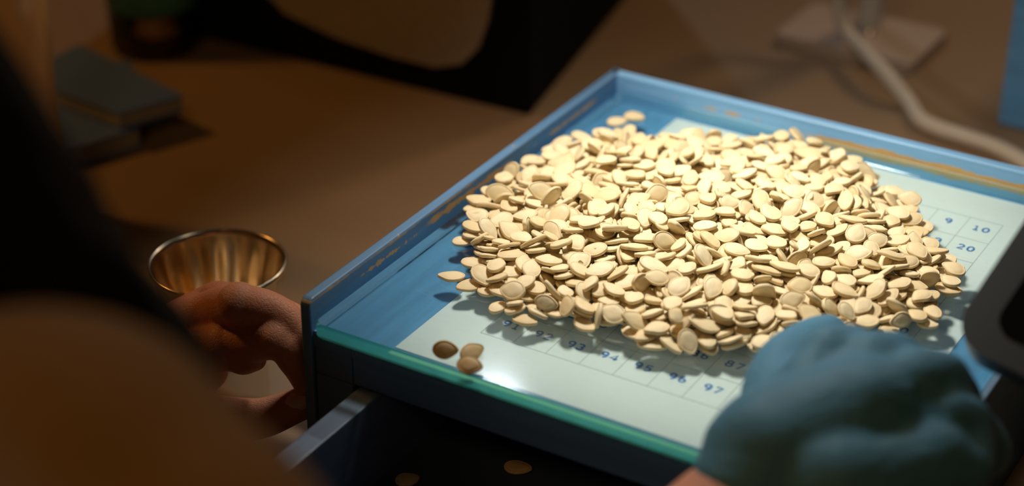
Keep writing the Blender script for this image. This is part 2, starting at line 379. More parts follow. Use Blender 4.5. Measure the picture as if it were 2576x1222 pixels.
# paper sheet with the printed grid
CP, RP = .0171, .022386
pp = thing('printed_grid_sheet', 'white sheet printed with a numbered grid, lying under the glass', 'paper', (.08, -.115, -.0006))
bm = bmesh.new(); box(bm, (-.02642, -.25447, -.0006), (.18955, .02676, -.0003)); obj('paper_sheet', bm, M['paper'], pp)
bm = bmesh.new()
for i in range(11):
    box(bm, (i * CP - .00014, -10 * RP, -.00031), (i * CP + .00014, 0, -.00022)); box(bm, (0, -i * RP - .00014, -.00031), (10 * CP, -i * RP + .00014, -.00022))
obj('printed_grid', bm, M['line'], pp)
def arc(cx, cy, rx, ry, a0, a1, n=10): return [(cx + rx * math.cos(math.radians(a0 + (a1 - a0) * k / n)), cy + ry * math.sin(math.radians(a0 + (a1 - a0) * k / n))) for k in range(n + 1)]
nine = [arc(.33, .69, .24, .24, 0, 360, 16), [(.57, .69)] + arc(.23, .46, .34, .40, 25, -75, 8)]
DIG = {'0': [arc(.33, .5, .26, .43, 0, 360, 20)], '1': [[(.14, .78), (.36, .93), (.36, .07)], [(.14, .07), (.58, .07)]],
       '2': [arc(.32, .68, .24, .25, 160, -30, 9) + [(.08, .07), (.60, .07)]], '3': [arc(.28, .71, .24, .22, 150, -85, 9), arc(.27, .28, .28, .22, 85, -150, 9)],
       '4': [[(.46, .07), (.46, .93), (.04, .31), (.66, .31)]], '5': [[(.56, .93), (.13, .93), (.11, .54)] + arc(.29, .33, .27, .26, 110, -140, 10)],
       '6': [[(.66 - x, 1 - y) for x, y in l_] for l_ in nine], '7': [[(.06, .93), (.60, .93), (.22, .07)]],
       '8': [arc(.33, .72, .21, .21, 0, 360, 14), arc(.33, .29, .26, .23, 0, 360, 14)], '9': nine}
def stroke(bm, pts, cx, cy, H, th, z):
    P_ = [Vector((cx + (x - .33) * H * 1.08, cy + (y - .5) * H, z)) for x, y in pts]
    L_, R__ = [], []
    n_ = len(P_)
    for i, p in enumerate(P_):
        d = (P_[min(i + 1, n_ - 1)] - P_[max(i - 1, 0)])
        if i and i < n_ - 1:
            d = (P_[i + 1] - p).normalized() + (p - P_[i - 1]).normalized()
        if (P_[0] - P_[-1]).length < 1e-7 and i in (0, n_ - 1): d = P_[1] - P_[-2]
        d.normalize(); nn_ = Vector((-d.y, d.x, 0)) * th / 2
        L_.append(bm.verts.new(p + nn_)); R__.append(bm.verts.new(p - nn_))
    for i in range(n_ - 1): bm.faces.new((R__[i], R__[i + 1], L_[i + 1], L_[i]))
bm = bmesh.new()
for n in range(1, 101):
    s_ = str(n); c_, r_ = (n - 1) % 10, (n - 1) // 10
    for i, ch in enumerate(s_):
        x = (c_ + .5) * CP + (i - (len(s_) - 1) / 2) * .0050 + .0002
        for k_, l_ in enumerate(DIG[ch]): stroke(bm, l_, x, -(r_ + .5) * RP + .0017,   .0053, .00104, -.00018 + k_ * .00001)
obj('printed_numbers', bm, M['ink'], pp)

# glass plate
GT = .0075
gp = thing('glass_plate', 'thick clear glass plate with green edge carrying the seeds', 'glass plate', (.075, -.118, 0))
out = rrect(-.0632, -.2668, .2108, .0288, .0045, 8)
bm = bmesh.new(); n = len(out)
def offs(o, d):
    cx, cy = .0738, -.119
    return [(x - math.copysign(d, x - cx), y - math.copysign(d, y - cy)) for x, y in o]
tp = [bm.verts.new((x, y, GT)) for x, y in offs(out, .0007)]; f = bm.faces.new(tp); f.material_index = 0
e1 = [bm.verts.new((x, y, GT - .0007)) for x, y in out]; e2 = [bm.verts.new((x, y, .0005)) for x, y in out]; e3 = [bm.verts.new((x, y, 0)) for x, y in offs(out, .0005)]
for A_, B_ in ((tp, e1), (e1, e2), (e2, e3)):
    for i in range(n):
        j = (i + 1) % n; f = bm.faces.new((A_[i], B_[i], B_[j], A_[j])); f.material_index = 1
bmesh.ops.recalc_face_normals(bm, faces=bm.faces)
if bm.faces[0].normal.z < 0: bmesh.ops.reverse_faces(bm, faces=bm.faces)
for f in bm.faces:
    if f.material_index == 1 and f.normal.y > -.25: f.material_index = 2
obj('plate', bm, [M['glass'], M['gedge'], M['gside']], gp)

# ------------------------------------------------------------------ seeds
KIND = [(13.2, 9.2, 2.5), (12.2, 9.4, 2.7), (14, 9, 2.3), (12.8, 8.3, 2.6), (11.6, 8.6, 2.8), (13.5, 10, 2.4)]
def seed_mesh(k, seg, rings, variant):
    L, W, T = [a / 1000 for a in KIND[k]]
    rr = random.Random(k * 7 + variant)
    tip = rr.uniform(.26, .42); bend = rr.uniform(-.5, .5) * .0009; tw = rr.uniform(-.4, .4) * .0007; notch = rr.uniform(.0, .05)
    ph = rr.uniform(0, 6)
    vs, fs, rim = [], [], []
    top = [(r, {0: .5, .4: .49, .66: .43, .8: .31, .87: .26, .92: .36, .97: .27, 1.0: 0.0}.get(r, 0)) for r in rings]
    def pt(r, a, z):
        ca, sa = math.cos(a), math.sin(a)
        x = ca * (1 + .05 * max(0, ca) ** 8 - notch * max(0, ca) ** 60); y = sa * (1 - tip * max(0, ca) ** 1.3) * (1 + .02 * math.sin(3 * a + ph))
        X, Y = x * r * L / 2, y * r * W / 2
        dz = bend * ((X / (L / 2)) ** 2) - tw * (X / (L / 2)) * (Y / (W / 2)) + .00012 * math.sin(9 * X / L + ph) * math.cos(7 * Y / L + ph)
        return (X, Y, z * T + dz)
    for side in (1, -1):
        c = len(vs); vs.append(pt(0, 0, .5 * side)); rim.append(0)
        prev = None
        rs = top[1:] if side == 1 else top[1:-1]
        for (r, z) in rs:
            s0 = len(vs)
            for i in range(seg): vs.append(pt(r, 2 * PI * i / seg, z * side)); rim.append(1 if .84 < r < .9 else (.6 if r == 1.0 else 0))
            for i in range(seg):
                j = (i + 1) % seg
                if prev is None: fs.append((c, s0 + i, s0 + j) if side == 1 else (c, s0 + j, s0 + i))
                else: fs.append((prev + i, s0 + i, s0 + j, prev + j) if side == 1 else (prev + i, prev + j, s0 + j, s0 + i))
            prev = s0
        if side == 1: edge = prev
        else:
            for i in range(seg):
                j = (i + 1) % seg; fs.append((prev + i, prev + j, edge + j, edge + i))
    me = bpy.data.meshes.new('pumpkin_seed'); me.from_pydata(vs, [], fs)
    a = me.attributes.new('rim', 'FLOAT', 'POINT'); a.data.foreach_set('value', rim)
    me.polygons.foreach_set('use_smooth', [True] * len(fs)); me.update()
    return me, vs, fs, rim
RF = (0, .4, .66, .8, .87, .92, .97, 1.0); RL = (0, .4, .66, .87, .92, 1.0)
fine = {}
for k in range(6):
    for v_ in range(3):
        me = seed_mesh(k, 30, RF, v_)[0]; me.materials.append(M['seed']); fine[k, v_] = me
low = {(k, v_): seed_mesh(k, 22, RL, v_) for k in range(6) for v_ in range(3)}
# settled resting place of every seed: kind, x, y, z in tenths of a millimetre, turn in thousandths
SEEDS = [
(1,930,-1996,120,-867,310,318),(5,744,-1720,210,-753,-626,-30),(0,1225,-1546,197,287,135,455),(2,1472,-1681,103,136,964,210),(1,77,-2084,167,-80,939,331),
(2,661,-1988,127,240,-955,-143),(4,1677,-1365,140,-134,542,-750),(5,1293,-1785,125,39,214,313),(0,878,-1650,208,764,-590,-253),(3,253,-2081,142,-978,-40,107),
(5,1329,-1587,179,135,-108,980),(2,1467,-965,210,68,152,-917),(2,361,-1778,211,35,131,-895),(1,1207,-1420,204,343,-914,-181),(2,842,-1324,239,90,95,128),
(2,958,-1897,166,-156,-24,-972),(2,1534,-1554,124,76,382,127),(2,1500,-1391,172,-30,131,-725),(5,903,-1239,238,73,24,-28),(2,756,-1247,254,-35,951,271),
(2,1161,-1697,174,48,65,-597),(2,579,-1658,238,30,126,18),(0,-162,-1315,232,686,-646,-322),(1,1192,-1296,219,12,-990,-83),(5,1168,-1108,235,-204,968,95),
(1,750,-1493,252,-951,162,-53),(0,193,-2168,89,-998,-69,0),(1,1666,-983,148,-575,731,346),(0,256,-1627,213,123,187,-969),(1,458,-1180,286,450,-873,-189),
(0,887,-1856,207,928,372,-29),(1,353,-2063,159,12,-407,738),(1,1374,-1681,176,373,928,8),(1,1263,-904,247,-672,-717,0),(3,1722,-806,147,56,-128,987),
(5,1542,-817,198,11,66,-323),(0,628,-1724,210,147,-972,24),(5,1214,-1818,120,-832,-553,35),(5,778,-1859,204,-8,13,-663),(1,106,-1687,221,125,-133,533),
(2,68,-1179,248,79,189,-967),(0,448,-2068,89,0,0,-184),(2,-141,-1992,135,-958,215,129),(0,1242,-1647,178,-976,188,-109),(3,1398,-1353,201,-13,105,-45),
(2,1224,-1187,220,-878,-467,101),(1,829,-923,248,132,-20,965),(4,777,-2003,144,-9,2,-896),(0,1312,-1377,181,-16,22,-998),(1,1751,-929,148,0,0,984),
(1,1512,-1266,186,-485,863,-14),(2,1006,-1810,204,943,-332,5),(2,1078,-578,231,44,-271,768),(1,-454,-1535,154,-8,987,159),(4,575,-1767,191,231,213,472),
(5,955,-1517,237,277,960,-6),(0,1469,-1211,210,137,-26,-963),(1,837,-1935,181,-708,706,0),(3,482,-1864,184,-78,-992,38),(2,1348,-859,213,392,-870,-285),
(3,1330,-1031,222,-938,-144,-107),(0,1436,-1554,148,390,-921,10),(0,1314,-476,180,94,987,130),(4,524,-1437,235,183,272,119),(3,1572,-1251,170,15,-117,605),
(1,286,-1493,260,956,283,-74),(2,860,-2024,102,-191,126,-257),(3,992,-1937,118,0,0,921),(0,-92,-1812,175,943,334,5),(2,1571,-1126,177,8,-18,-826),
(0,-60,-1421,211,-607,729,248),(3,97,-1785,187,238,-970,1),(2,-465,-1306,173,455,215,177),(1,547,-1987,141,-62,-943,-323),(0,410,-2014,152,106,158,952),
(1,149,-1621,217,174,22,-334),(3,1686,-1133,152,-22,8,-799),(1,1098,-1571,204,-8,98,669),(0,1308,-1111,215,-294,-955,20),(4,1092,-871,259,142,11,-239),
(4,838,-674,254,-79,154,-982),(2,781,-2051,88,-994,-113,0),(3,1290,-1678,150,0,1,491),(1,592,-1874,178,789,-613,42),(1,908,-1040,232,-80,-11,-978),
(4,307,-1203,260,252,-12,-61),(0,733,-826,252,808,-555,-196),(5,90,-2005,173,138,81,-869),(0,-291,-1580,192,-73,210,-807),(0,-207,-1629,186,-44,-969,-119),
(5,1414,-758,185,58,10,-944),(1,325,-1404,261,3,23,-291),(5,-272,-990,219,-772,-632,-55),(0,966,-1000,253,-31,36,-494),(0,500,-1767,184,141,-55,490),
(0,1315,-1486,181,-795,-573,110),(2,1032,-1406,230,989,5,-27),(3,1292,-1287,207,420,864,230),(2,1168,-894,234,815,566,116),(4,716,-1584,230,-19,-43,666),
(5,401,-1274,260,893,-444,-26),(4,673,-511,247,156,-134,979),(3,1767,-1190,119,-23,-1,-380),(2,1296,-262,146,32,-47,-997),(0,-102,-1932,174,603,795,36),
(2,57,-1879,176,-569,-794,152),(4,1467,-1495,175,980,-181,28),(4,369,-1883,190,-678,690,-78),(2,900,-826,240,826,563,-21),(1,146,-1488,263,64,-119,-67),
(2,1098,-1353,240,-18,-119,-992),(0,798,-1009,252,82,69,941),(0,-102,-868,267,500,-866,6),(2,811,-811,261,69,-37,806),(0,741,-2040,115,562,-827,0),
(4,622,-1907,148,0,0,561),(1,1385,-1484,174,-753,-498,405),(1,276,-1803,191,969,87,-209),(3,1091,-1130,243,585,791,175),(5,421,-729,247,4,76,-989),
(5,1637,-1301,148,-72,11,446),(5,1180,-1722,133,209,-80,-789),(4,947,-1613,215,-226,-348,806),(0,-206,-1492,205,92,76,-970),(2,-15,-1556,204,-854,234,33),
(5,702,-1316,249,-209,139,-302),(4,620,-945,256,-869,-367,244),(4,1382,-458,150,-9,137,-832),(1,226,-1726,190,-785,-575,89),(3,622,-1209,248,78,-154,-36),
(5,967,-1160,233,-58,11,898),(0,984,-509,237,625,-780,-21),(5,241,-1993,150,-135,-54,-913),(5,1089,-1898,128,194,-133,-949),(3,1100,-1804,121,204,968,139),
(2,422,-1860,165,-80,192,-766),(4,997,-1579,209,-2,-42,932),(1,274,-1042,242,-22,186,-872),(0,417,-1544,236,-133,980,-140),(3,259,-1283,270,803,-557,-129),
(1,-50,-2013,158,-260,941,-84),(3,443,-1752,206,-547,794,-128),(5,1360,-1252,198,915,-398,24),(3,1533,-925,184,370,-906,-195),(0,645,-1040,258,980,-173,95),
(2,1364,-955,218,828,-539,-128),(2,689,-141,201,-45,994,97),(2,422,-1431,233,539,-838,68),(5,-52,-1128,220,92,65,918),(1,203,-800,258,-958,282,8),
(5,555,-624,254,168,-23,-934),(4,487,-1915,148,249,-968,10),(3,-315,-1472,210,0,1,962),(3,574,-1125,259,543,-839,31),(3,486,-554,249,24,-193,698),
(5,582,-325,212,81,-146,156),(2,-421,-1635,147,-43,-11,-249),(2,985,-105,153,-827,45,251),(5,942,-196,212,806,-588,-15),(1,516,-1307,245,1,-67,-656),
(0,818,-1072,222,-32,140,121),(2,1189,-758,237,-17,-132,-984),(4,1035,-942,242,-26,-6,-735),(1,579,-172,209,-807,-579,60),(3,29,-2134,90,686,727,0),
(0,500,-2038,142,-536,578,-128),(0,-540,-1385,148,3,16,-996),(2,-29,-1716,207,-353,919,-150),(1,1067,-1712,194,968,181,15),(1,952,-727,217,-75,-991,-38),
(1,-299,-656,213,160,46,335),(3,147,-1320,255,-54,-145,644),(3,225,-1139,253,122,-21,447),(4,529,-993,273,929,-368,37),(3,334,-787,244,-611,-788,-52),
(3,80,-794,246,-196,977,-3),(1,-531,-1154,175,556,830,-5),(0,-429,-849,197,49,92,513),(2,797,-1523,223,889,398,147),(2,79,-1292,236,739,-647,-141),
(3,-176,-1074,224,468,867,158),(2,435,-842,246,321,-100,-508),(2,420,-496,236,82,104,-930),(1,138,-1983,148,-193,-980,-31),(5,1532,-640,138,-275,917,288),
(3,1198,-214,148,-998,-45,38),(2,-235,-1294,231,-18,81,-949),(3,598,-1441,248,643,726,199),(2,-333,-918,214,87,160,-970),(5,700,-917,228,-314,205,-625),
(3,792,-474,233,-994,69,82),(4,229,-2113,106,962,97,-131),(4,1714,-1258,121,-44,-12,965),(4,1044,-1868,133,104,-212,-720),(4,287,-1965,165,45,139,875),
(4,-121,-1673,192,22,-33,-130),(0,407,-1576,201,775,-629,-2),(5,-127,-1168,210,-76,73,652),(2,9,-931,226,833,-513,-134),(2,636,-832,256,-87,-38,597),
(1,864,-426,216,-323,-935,-133),(1,1501,-1618,90,0,0,996),(5,1104,-1760,153,786,593,-66),(0,1072,-1420,201,970,-193,-16),(2,1396,-1151,195,-30,-100,-686),
(5,182,-1839,192,-8,-158,-628),(2,792,-1705,179,-537,794,-168),(3,626,-1566,203,-303,933,140),(5,86,-900,248,-965,230,-128),(3,1109,-1894,106,-157,-175,336),
(0,1620,-1058,149,1000,21,6),(1,796,-1164,252,-79,-155,-982),(5,1508,-1020,193,926,286,103),(1,195,-221,178,-27,-12,871),(2,688,-679,259,316,944,-97),
(0,-48,-1923,146,216,-976,0),(4,665,-1826,163,324,931,-147),(0,1,-1750,194,-144,99,983),(5,-340,-1104,197,600,694,-94),(4,-150,-1575,195,629,-711,-193),
(2,-241,-1346,202,-325,-941,92),(5,808,-42,181,-186,-203,929),(3,-114,-1519,207,-748,-605,272),(5,306,-1518,224,-47,975,-131),(0,880,-1403,213,-924,226,-229),
(2,244,-739,236,39,34,-861),(5,889,-639,227,183,-133,-267),(1,1410,-1064,204,-61,195,694),(0,1351,-1675,119,-813,583,0),(3,356,-1921,146,950,-312,0),
(0,705,-1899,151,706,670,67),(1,1013,-1626,175,7,-7,781),(5,1590,-701,152,-127,-64,79),(4,1320,-575,176,811,-584,-4),(5,1225,-332,157,-256,212,-400),
(4,-323,-439,180,-83,104,64),(3,20,-614,222,-1,30,-392),(2,490,-250,204,-987,159,-1),(1,1382,-661,174,0,0,617),(3,305,-534,221,169,-115,-318),
(0,304,-255,193,158,-55,-985),(5,473,13,177,39,-53,-495),(2,276,-1864,161,452,881,-73),(1,1081,-1743,175,-97,-145,-647),(1,1231,-1007,209,107,69,-888),
(2,550,-416,210,970,-236,0),(2,272,-608,233,-7,-80,-420),(0,1404,-1655,148,-978,-211,-6),(3,-450,-1431,164,948,98,62),(3,851,-1481,208,97,-206,-387),
(4,965,-357,203,37,2,-956),(5,-28,-523,215,89,-122,234),(1,890,-528,223,960,-254,115),(1,971,-1368,246,-32,-242,-916),(4,184,-518,234,626,766,113),
(5,737,-239,203,-690,705,-85),(2,108,-2117,128,346,919,-24),(1,1668,-1158,121,66,102,754),(2,0,-1850,170,151,144,838),(0,1007,-606,182,125,-886,-433),
(4,226,-918,248,41,629,718),(1,1217,-619,199,-286,-198,4),(3,-122,-463,205,582,813,-6),(0,576,-1551,228,-151,-152,374),(1,865,-1914,151,0,0,216),
(4,-421,-1339,166,282,-469,-824),(2,219,-1846,174,-157,-21,635),(3,141,-355,208,3,-149,941),(0,608,-1310,219,834,-441,-136),(0,-115,-934,223,372,-911,166),
(4,513,-819,249,158,-57,-93),(0,341,-1290,240,-207,7,-566),(2,496,-1237,260,-201,-24,549),(1,-221,-1808,163,134,964,-197),(2,1039,-1454,186,-42,143,823),
(5,1569,-981,160,-155,130,835),(0,1478,-683,168,-507,-847,16),(4,966,-1711,182,96,54,751),(3,-306,-1673,177,961,-164,17),(4,700,-1109,243,-38,-76,-598),
(1,-233,-891,211,230,-114,-783),(1,661,6,198,727,-671,54),(5,622,-1456,227,168,-176,-492),(4,1032,-1016,208,39,149,92),(2,1303,-765,222,966,-152,77),
(2,1442,-429,116,544,839,-1),(2,1437,-1402,157,-530,-839,-16),(4,108,-230,185,279,115,767),(0,232,-115,153,-710,699,-30),(4,316,-1643,185,953,265,129),
(0,1096,-1596,179,687,-720,6),(5,940,-641,209,-581,787,89),(0,-132,-1768,192,-495,827,-254),(1,1308,-1172,187,-341,184,648),(1,-343,-1016,196,-127,136,-887),
(0,124,-472,226,-332,265,-703),(0,-225,-1168,222,134,-244,-960),(1,196,-964,239,406,901,-149),(1,-22,-757,242,-136,971,-173),(0,-36,-651,232,-142,-284,790),
(0,598,-719,248,845,-482,-37),(1,138,-1866,133,896,-387,-74),(0,-204,-1844,150,-86,-211,-695),(1,-547,-870,150,0,0,-820),(0,180,-1483,195,-915,-380,137),
(0,81,-1536,223,-135,190,960),(4,485,-1564,224,-517,828,-215),(5,-302,-789,209,-301,-390,767),(3,10,-1623,214,-336,-907,253),(3,1089,-1203,184,64,841,-337),
(1,1361,-1674,90,-840,542,0),(2,111,-2024,118,170,-985,-5),(0,-522,-595,139,-341,917,110),(4,991,-1807,175,3,-8,-1000),(2,137,-1843,157,793,-569,-29),
(4,320,-1556,205,882,428,112),(3,1139,-1018,219,402,-910,-102),(5,698,-1672,189,463,97,-303),(4,811,-1427,221,143,-173,-875),(3,150,-1153,247,502,-232,-608),
(1,1103,-561,215,-93,-259,952),(4,1099,-379,187,-262,219,-328),(2,383,-902,253,-75,-160,-587),(3,790,-561,245,924,-261,-214),(3,1000,-1937,90,-359,-933,0),
(0,116,-2122,102,653,734,45),(1,455,-1650,171,-155,988,-4),(1,1631,-909,149,98,995,0),(1,-289,-392,157,443,836,323),(1,898,-37,174,27,999,-24),
(1,540,65,178,813,-481,-156),(2,-306,-1415,227,727,-648,107),(1,66,-445,215,116,123,347),(2,228,-1481,238,65,121,761),(2,429,-1278,229,629,777,-30),
(4,263,-841,233,819,547,27),(3,565,-917,255,-28,203,-609),(2,655,-2013,88,954,-300,0),(3,598,-30,176,-243,-970,18),(0,-435,-731,173,-114,172,-222),
(2,405,-274,184,387,-911,-16),(5,992,-1282,208,979,-197,16),(3,778,-643,240,120,87,-128),(0,208,-466,216,-877,418,-110),(1,740,-375,228,-119,43,702),
(4,375,-198,197,-166,-899,402),(4,1045,-1254,223,854,-261,-263),(4,970,-816,217,-49,950,-131),(0,404,-563,210,-302,911,-279),(1,1256,-1691,121,964,-268,0),
(0,729,-1896,130,371,900,-28),(4,1586,-1174,148,-728,685,6),(5,-446,-498,151,-96,8,-210),(1,-466,-948,189,-149,132,979),(5,4,-1246,222,-30,142,707),
(4,641,-1293,235,-664,-702,256),(4,449,-987,238,801,598,-11),(1,1101,-994,248,-817,480,-318),(0,416,-76,191,766,614,22),(3,-22,-2044,120,-964,265,-6),
(3,1434,-1597,120,-526,851,0),(1,-322,-1718,138,-128,183,744),(2,1578,-815,157,176,-212,-596),(3,-196,-1715,163,480,-858,146),(2,1153,-1485,187,248,951,-183),
(3,-42,-1618,191,-229,111,-3),(4,-310,-1250,206,-646,738,-34),(2,-22,-799,226,762,617,-10),(1,99,-998,239,46,971,-208),(5,1533,-1358,142,-822,555,129),
(0,1489,-1110,190,900,379,59),(5,-244,-708,202,-334,870,-361),(4,-26,-1377,207,316,-29,106),(5,1067,-1125,205,11,38,-778),(1,538,-1023,245,802,-596,40),
(1,767,-1421,235,-141,-174,247),(0,1753,-956,119,0,0,-66),(1,-554,-1051,149,-478,877,33),(2,1599,-796,140,-88,-261,330),(0,43,-212,176,59,-19,546),
(2,-304,-1693,156,-77,210,880),(0,1171,-1565,158,154,-32,-709),(1,-427,-612,166,901,306,215),(4,138,-601,219,-681,650,-94),(5,1123,-499,185,255,-99,-262),
(2,189,-1699,180,267,-940,-140),(2,838,-1756,167,-201,35,979),(1,-425,-1073,172,-97,80,757),(2,-127,-638,212,133,-87,-761),(3,776,-205,186,16,-136,371),
(0,1265,-1775,89,940,-342,0),(4,1707,-1059,120,0,0,-803),(3,1231,-444,160,135,-5,983),(1,154,-143,168,-96,-467,-469),(5,1050,-240,156,341,-91,-547),
(0,704,-1355,215,-100,-24,-799),(3,949,-1371,204,-697,-710,91),(1,-378,-1182,192,-166,127,539),(3,298,-873,206,-76,119,540),(0,1250,-651,190,75,-236,-949),
(4,89,-617,217,-666,614,-192),(5,448,-1098,251,351,-925,-139),(3,-141,-1051,208,131,106,-985),(5,582,-756,237,973,9,-147),(1,1039,-671,202,678,689,62),
(2,391,-424,225,112,6,-149),(1,782,-294,192,916,231,196),(2,-108,-759,257,589,-772,228),(1,864,-1941,121,156,988,0),(1,-399,-1660,121,982,186,-8),
(2,376,-1568,176,17,51,924),(5,927,-193,186,-540,-839,68),(1,1094,-1340,207,89,990,-111),(0,-227,-1081,194,45,-959,148),(3,537,-1146,230,-5,29,998),
(2,5,-1028,220,-169,-6,-89),(3,1198,-1074,219,-932,-333,-119),(1,53,-364,224,-229,-91,-292),(4,862,-126,187,-313,60,749),(1,478,-336,211,269,939,-161),
(4,1765,-1252,90,1000,14,0),(1,-106,-1406,185,-790,-508,199),(5,438,-625,193,-801,-598,-12),(1,1238,-539,171,281,-268,-455),(2,105,-883,224,-36,-123,69),
(3,386,-914,228,31,984,-153),(2,611,-596,232,733,-675,58),(3,1162,-573,176,770,493,64),(3,-300,-493,155,160,-392,-821),(0,882,-253,171,943,309,-111),
(3,925,-1716,160,-740,-663,65),(1,168,-1385,214,151,67,-774),(2,1066,-308,160,-47,-446,842),(5,319,-1409,232,-17,16,-947),(5,52,-1111,234,-53,-58,994),
(4,363,-1021,221,-752,618,222),(3,-22,-939,210,470,-858,-39),(5,152,-708,232,826,-564,24),(1,1603,-1339,108,-364,892,-222),(5,396,-2004,124,-110,-976,142),
(5,1003,-1759,146,663,749,-5),(5,836,-1708,144,-403,841,317),(1,1440,-592,147,-867,496,-9),(3,842,-1602,198,-44,186,-561),(4,992,-225,172,614,658,254),
(4,-24,-1494,202,-25,32,-998),(3,150,-1262,226,574,760,275),(0,656,-1192,231,-973,142,-156),(5,803,-756,240,-31,-232,938),(4,700,-723,238,-77,59,345),
(1,270,-362,205,252,941,-175),(2,364,-1727,198,131,-37,439),(3,62,-1402,219,899,418,16),(3,-94,-1311,218,-352,-235,622),(4,1180,-1811,90,0,0,792),
(0,1547,-1465,143,-26,35,-947),(2,1424,-530,124,-963,-235,-31),(1,1314,-322,121,0,0,492),(1,54,-1681,178,910,-412,-35),(2,1112,-280,136,-94,-243,55),
(3,660,-1732,156,-302,98,-568),(3,1448,-1286,157,449,-384,-534),(2,-213,-434,153,729,-276,-525),(0,-39,-307,186,522,-844,110),(0,1214,-1302,171,614,772,65),
(1,-108,-838,208,-9,0,-114),(4,1114,-758,203,-814,578,-64),(4,599,-278,195,138,236,-950),(0,-464,-1045,141,-844,-390,258),(1,890,-1483,176,485,-871,-72),
(5,-394,-1206,171,962,-178,23),(1,-364,-431,156,938,-321,-64),(1,641,-124,175,-982,-156,-23),(0,347,-1118,236,850,-512,90),(1,-70,-984,192,556,-823,-77),
(1,298,-588,193,299,930,-191),(5,132,-1019,224,961,-138,133),(0,115,-795,221,47,-78,-124),(5,-538,-1428,120,0,0,-907),(5,-506,-952,139,93,324,942),
(4,55,-1773,162,-156,132,-964),(4,887,-1837,174,-998,63,0),(5,532,-1626,192,150,35,936),(3,809,-1568,184,577,-795,-158),(2,1145,-1358,182,-107,-30,-337),
(1,-409,-977,171,-95,994,-23),(1,682,42,152,268,-952,143),(4,43,-1436,185,-113,-992,48),(5,215,-1471,213,-138,2,-915),(1,54,-1298,198,22,117,982),
(2,-222,-993,197,-163,967,53),(3,661,-1017,224,582,-812,22),(5,179,-557,198,-29,-171,-582),(2,137,-1438,234,869,474,131),(2,426,-1451,202,876,-446,19),
(0,433,-1155,268,-982,-11,97),(3,-184,-780,224,-450,711,-129),(4,1177,-346,140,-193,158,412),(3,227,-1877,134,-178,55,-426),(3,590,-1754,145,-992,117,-9),
(4,-340,-1523,178,-740,672,-10),(0,-145,-1404,178,-891,-295,262),(5,8,-442,200,-32,122,-741),(5,724,-1749,160,907,278,-302),(5,364,-1353,207,63,4,-255),
(2,720,-50,182,938,-292,98),(3,720,-564,228,-316,-8,440),(2,910,-1842,88,0,0,-326),(1,968,-1824,118,652,-758,9),(1,30,-1980,133,-15,180,508),
(0,-502,-700,140,-72,242,-949),(1,1437,-966,179,-836,-514,-69),(1,1175,-848,182,-181,257,-739),(1,1503,-794,175,-49,36,-988),(1,-251,-780,188,-53,-70,-652),
(4,701,-1488,207,-212,-974,50),(4,952,-550,203,-286,957,-21),(1,1089,-499,205,-778,566,-5),(4,-66,-1298,200,-348,-240,613),(3,1162,-1264,201,142,14,753),
(3,798,-1935,90,0,0,-786),(5,-55,-1854,129,-214,943,232),(2,1534,-1301,125,113,-981,-150),(0,1393,-1090,159,254,72,-179),(0,876,-350,180,-927,300,82),
(0,762,-124,172,994,111,10),(5,704,-1608,193,-155,982,73),(0,562,-1369,208,-184,-965,-181),(4,965,-1183,202,-88,-61,380),(3,-338,-716,172,96,-153,984),
(5,-170,-571,176,315,-949,5),(4,538,-138,190,-48,124,-721),(0,161,-2033,89,0,0,931),(3,344,-2018,113,172,141,975),(0,-520,-1287,151,995,10,-96),
(0,1147,-431,142,8,-8,973),(4,-350,-1588,139,-383,-885,149),(1,-215,-1624,158,-966,-95,191),(4,-444,-1237,145,317,-893,21),(3,1423,-858,182,-246,15,701),
(3,808,-1221,221,973,-109,-194),(5,950,-996,195,-51,24,-609),(3,5,-831,204,-75,24,997),(2,905,-895,205,184,-16,213),(0,1072,-668,182,191,-180,-953),
(5,877,-1165,213,0,-13,-550),(4,-438,-1695,90,0,0,314),(5,1346,-1524,141,447,-885,107),(2,1128,-1398,164,983,-144,8),(5,-183,-1164,178,-31,-8,-996),
(1,951,-1051,155,-893,424,-12),(3,-268,-623,184,-828,-533,14),(1,-153,-458,176,449,894,-7),(3,569,-1068,220,-75,56,978),(0,-351,-812,176,-508,-771,257),
(3,448,-159,175,-505,-863,23),(2,649,-822,231,980,173,73),(5,337,-509,190,302,-80,144),(1,39,-709,214,-111,-21,922),(2,1522,-1467,88,-914,-405,0),
(1,1138,-188,121,0,0,224),(0,-522,-1150,146,-24,14,964),(0,1521,-901,131,-925,-320,73),(5,1047,-171,130,-204,-77,867),(5,124,-1523,174,6,3,-625),
(3,1089,-1489,163,15,174,981),(1,-218,-1377,178,-79,48,206),(5,186,-320,160,-326,-933,-149),(2,-210,-889,192,-138,-216,649),(3,799,-216,159,130,4,-859),
(3,405,10,146,-230,-161,-892),(0,14,-1516,170,-95,85,987),(4,320,-1432,198,35,87,992),(0,556,-1510,191,-965,221,56),(5,-48,-1306,179,329,-266,-814),
(1,1268,-1100,187,-21,17,-329),(5,1218,-849,222,-783,610,-79),(4,268,-1313,237,-479,-852,156),(3,895,-1279,196,576,-796,-149),(4,622,-355,187,841,445,140),
(2,1656,-778,88,0,0,654),(0,521,-1847,117,-998,-65,16),(0,1606,-1084,120,12,5,279),(0,1596,-706,116,0,0,420),(0,-163,-362,168,930,-331,25),(2,484,-87,144,-21,113,-50),
(5,740,-1080,198,-547,-809,-164),(2,1157,-1109,178,68,50,509),(1,1285,-958,180,81,281,-684),(3,954,-1485,208,-21,-33,443),(1,470,-1380,208,253,-214,-256),
(4,439,-1173,223,-235,-963,130),(3,555,-1163,202,-24,-16,-471),(4,1090,-858,204,556,826,10),(1,-107,-831,237,861,-508,3),(0,1144,-1696,89,29,-1000,0),
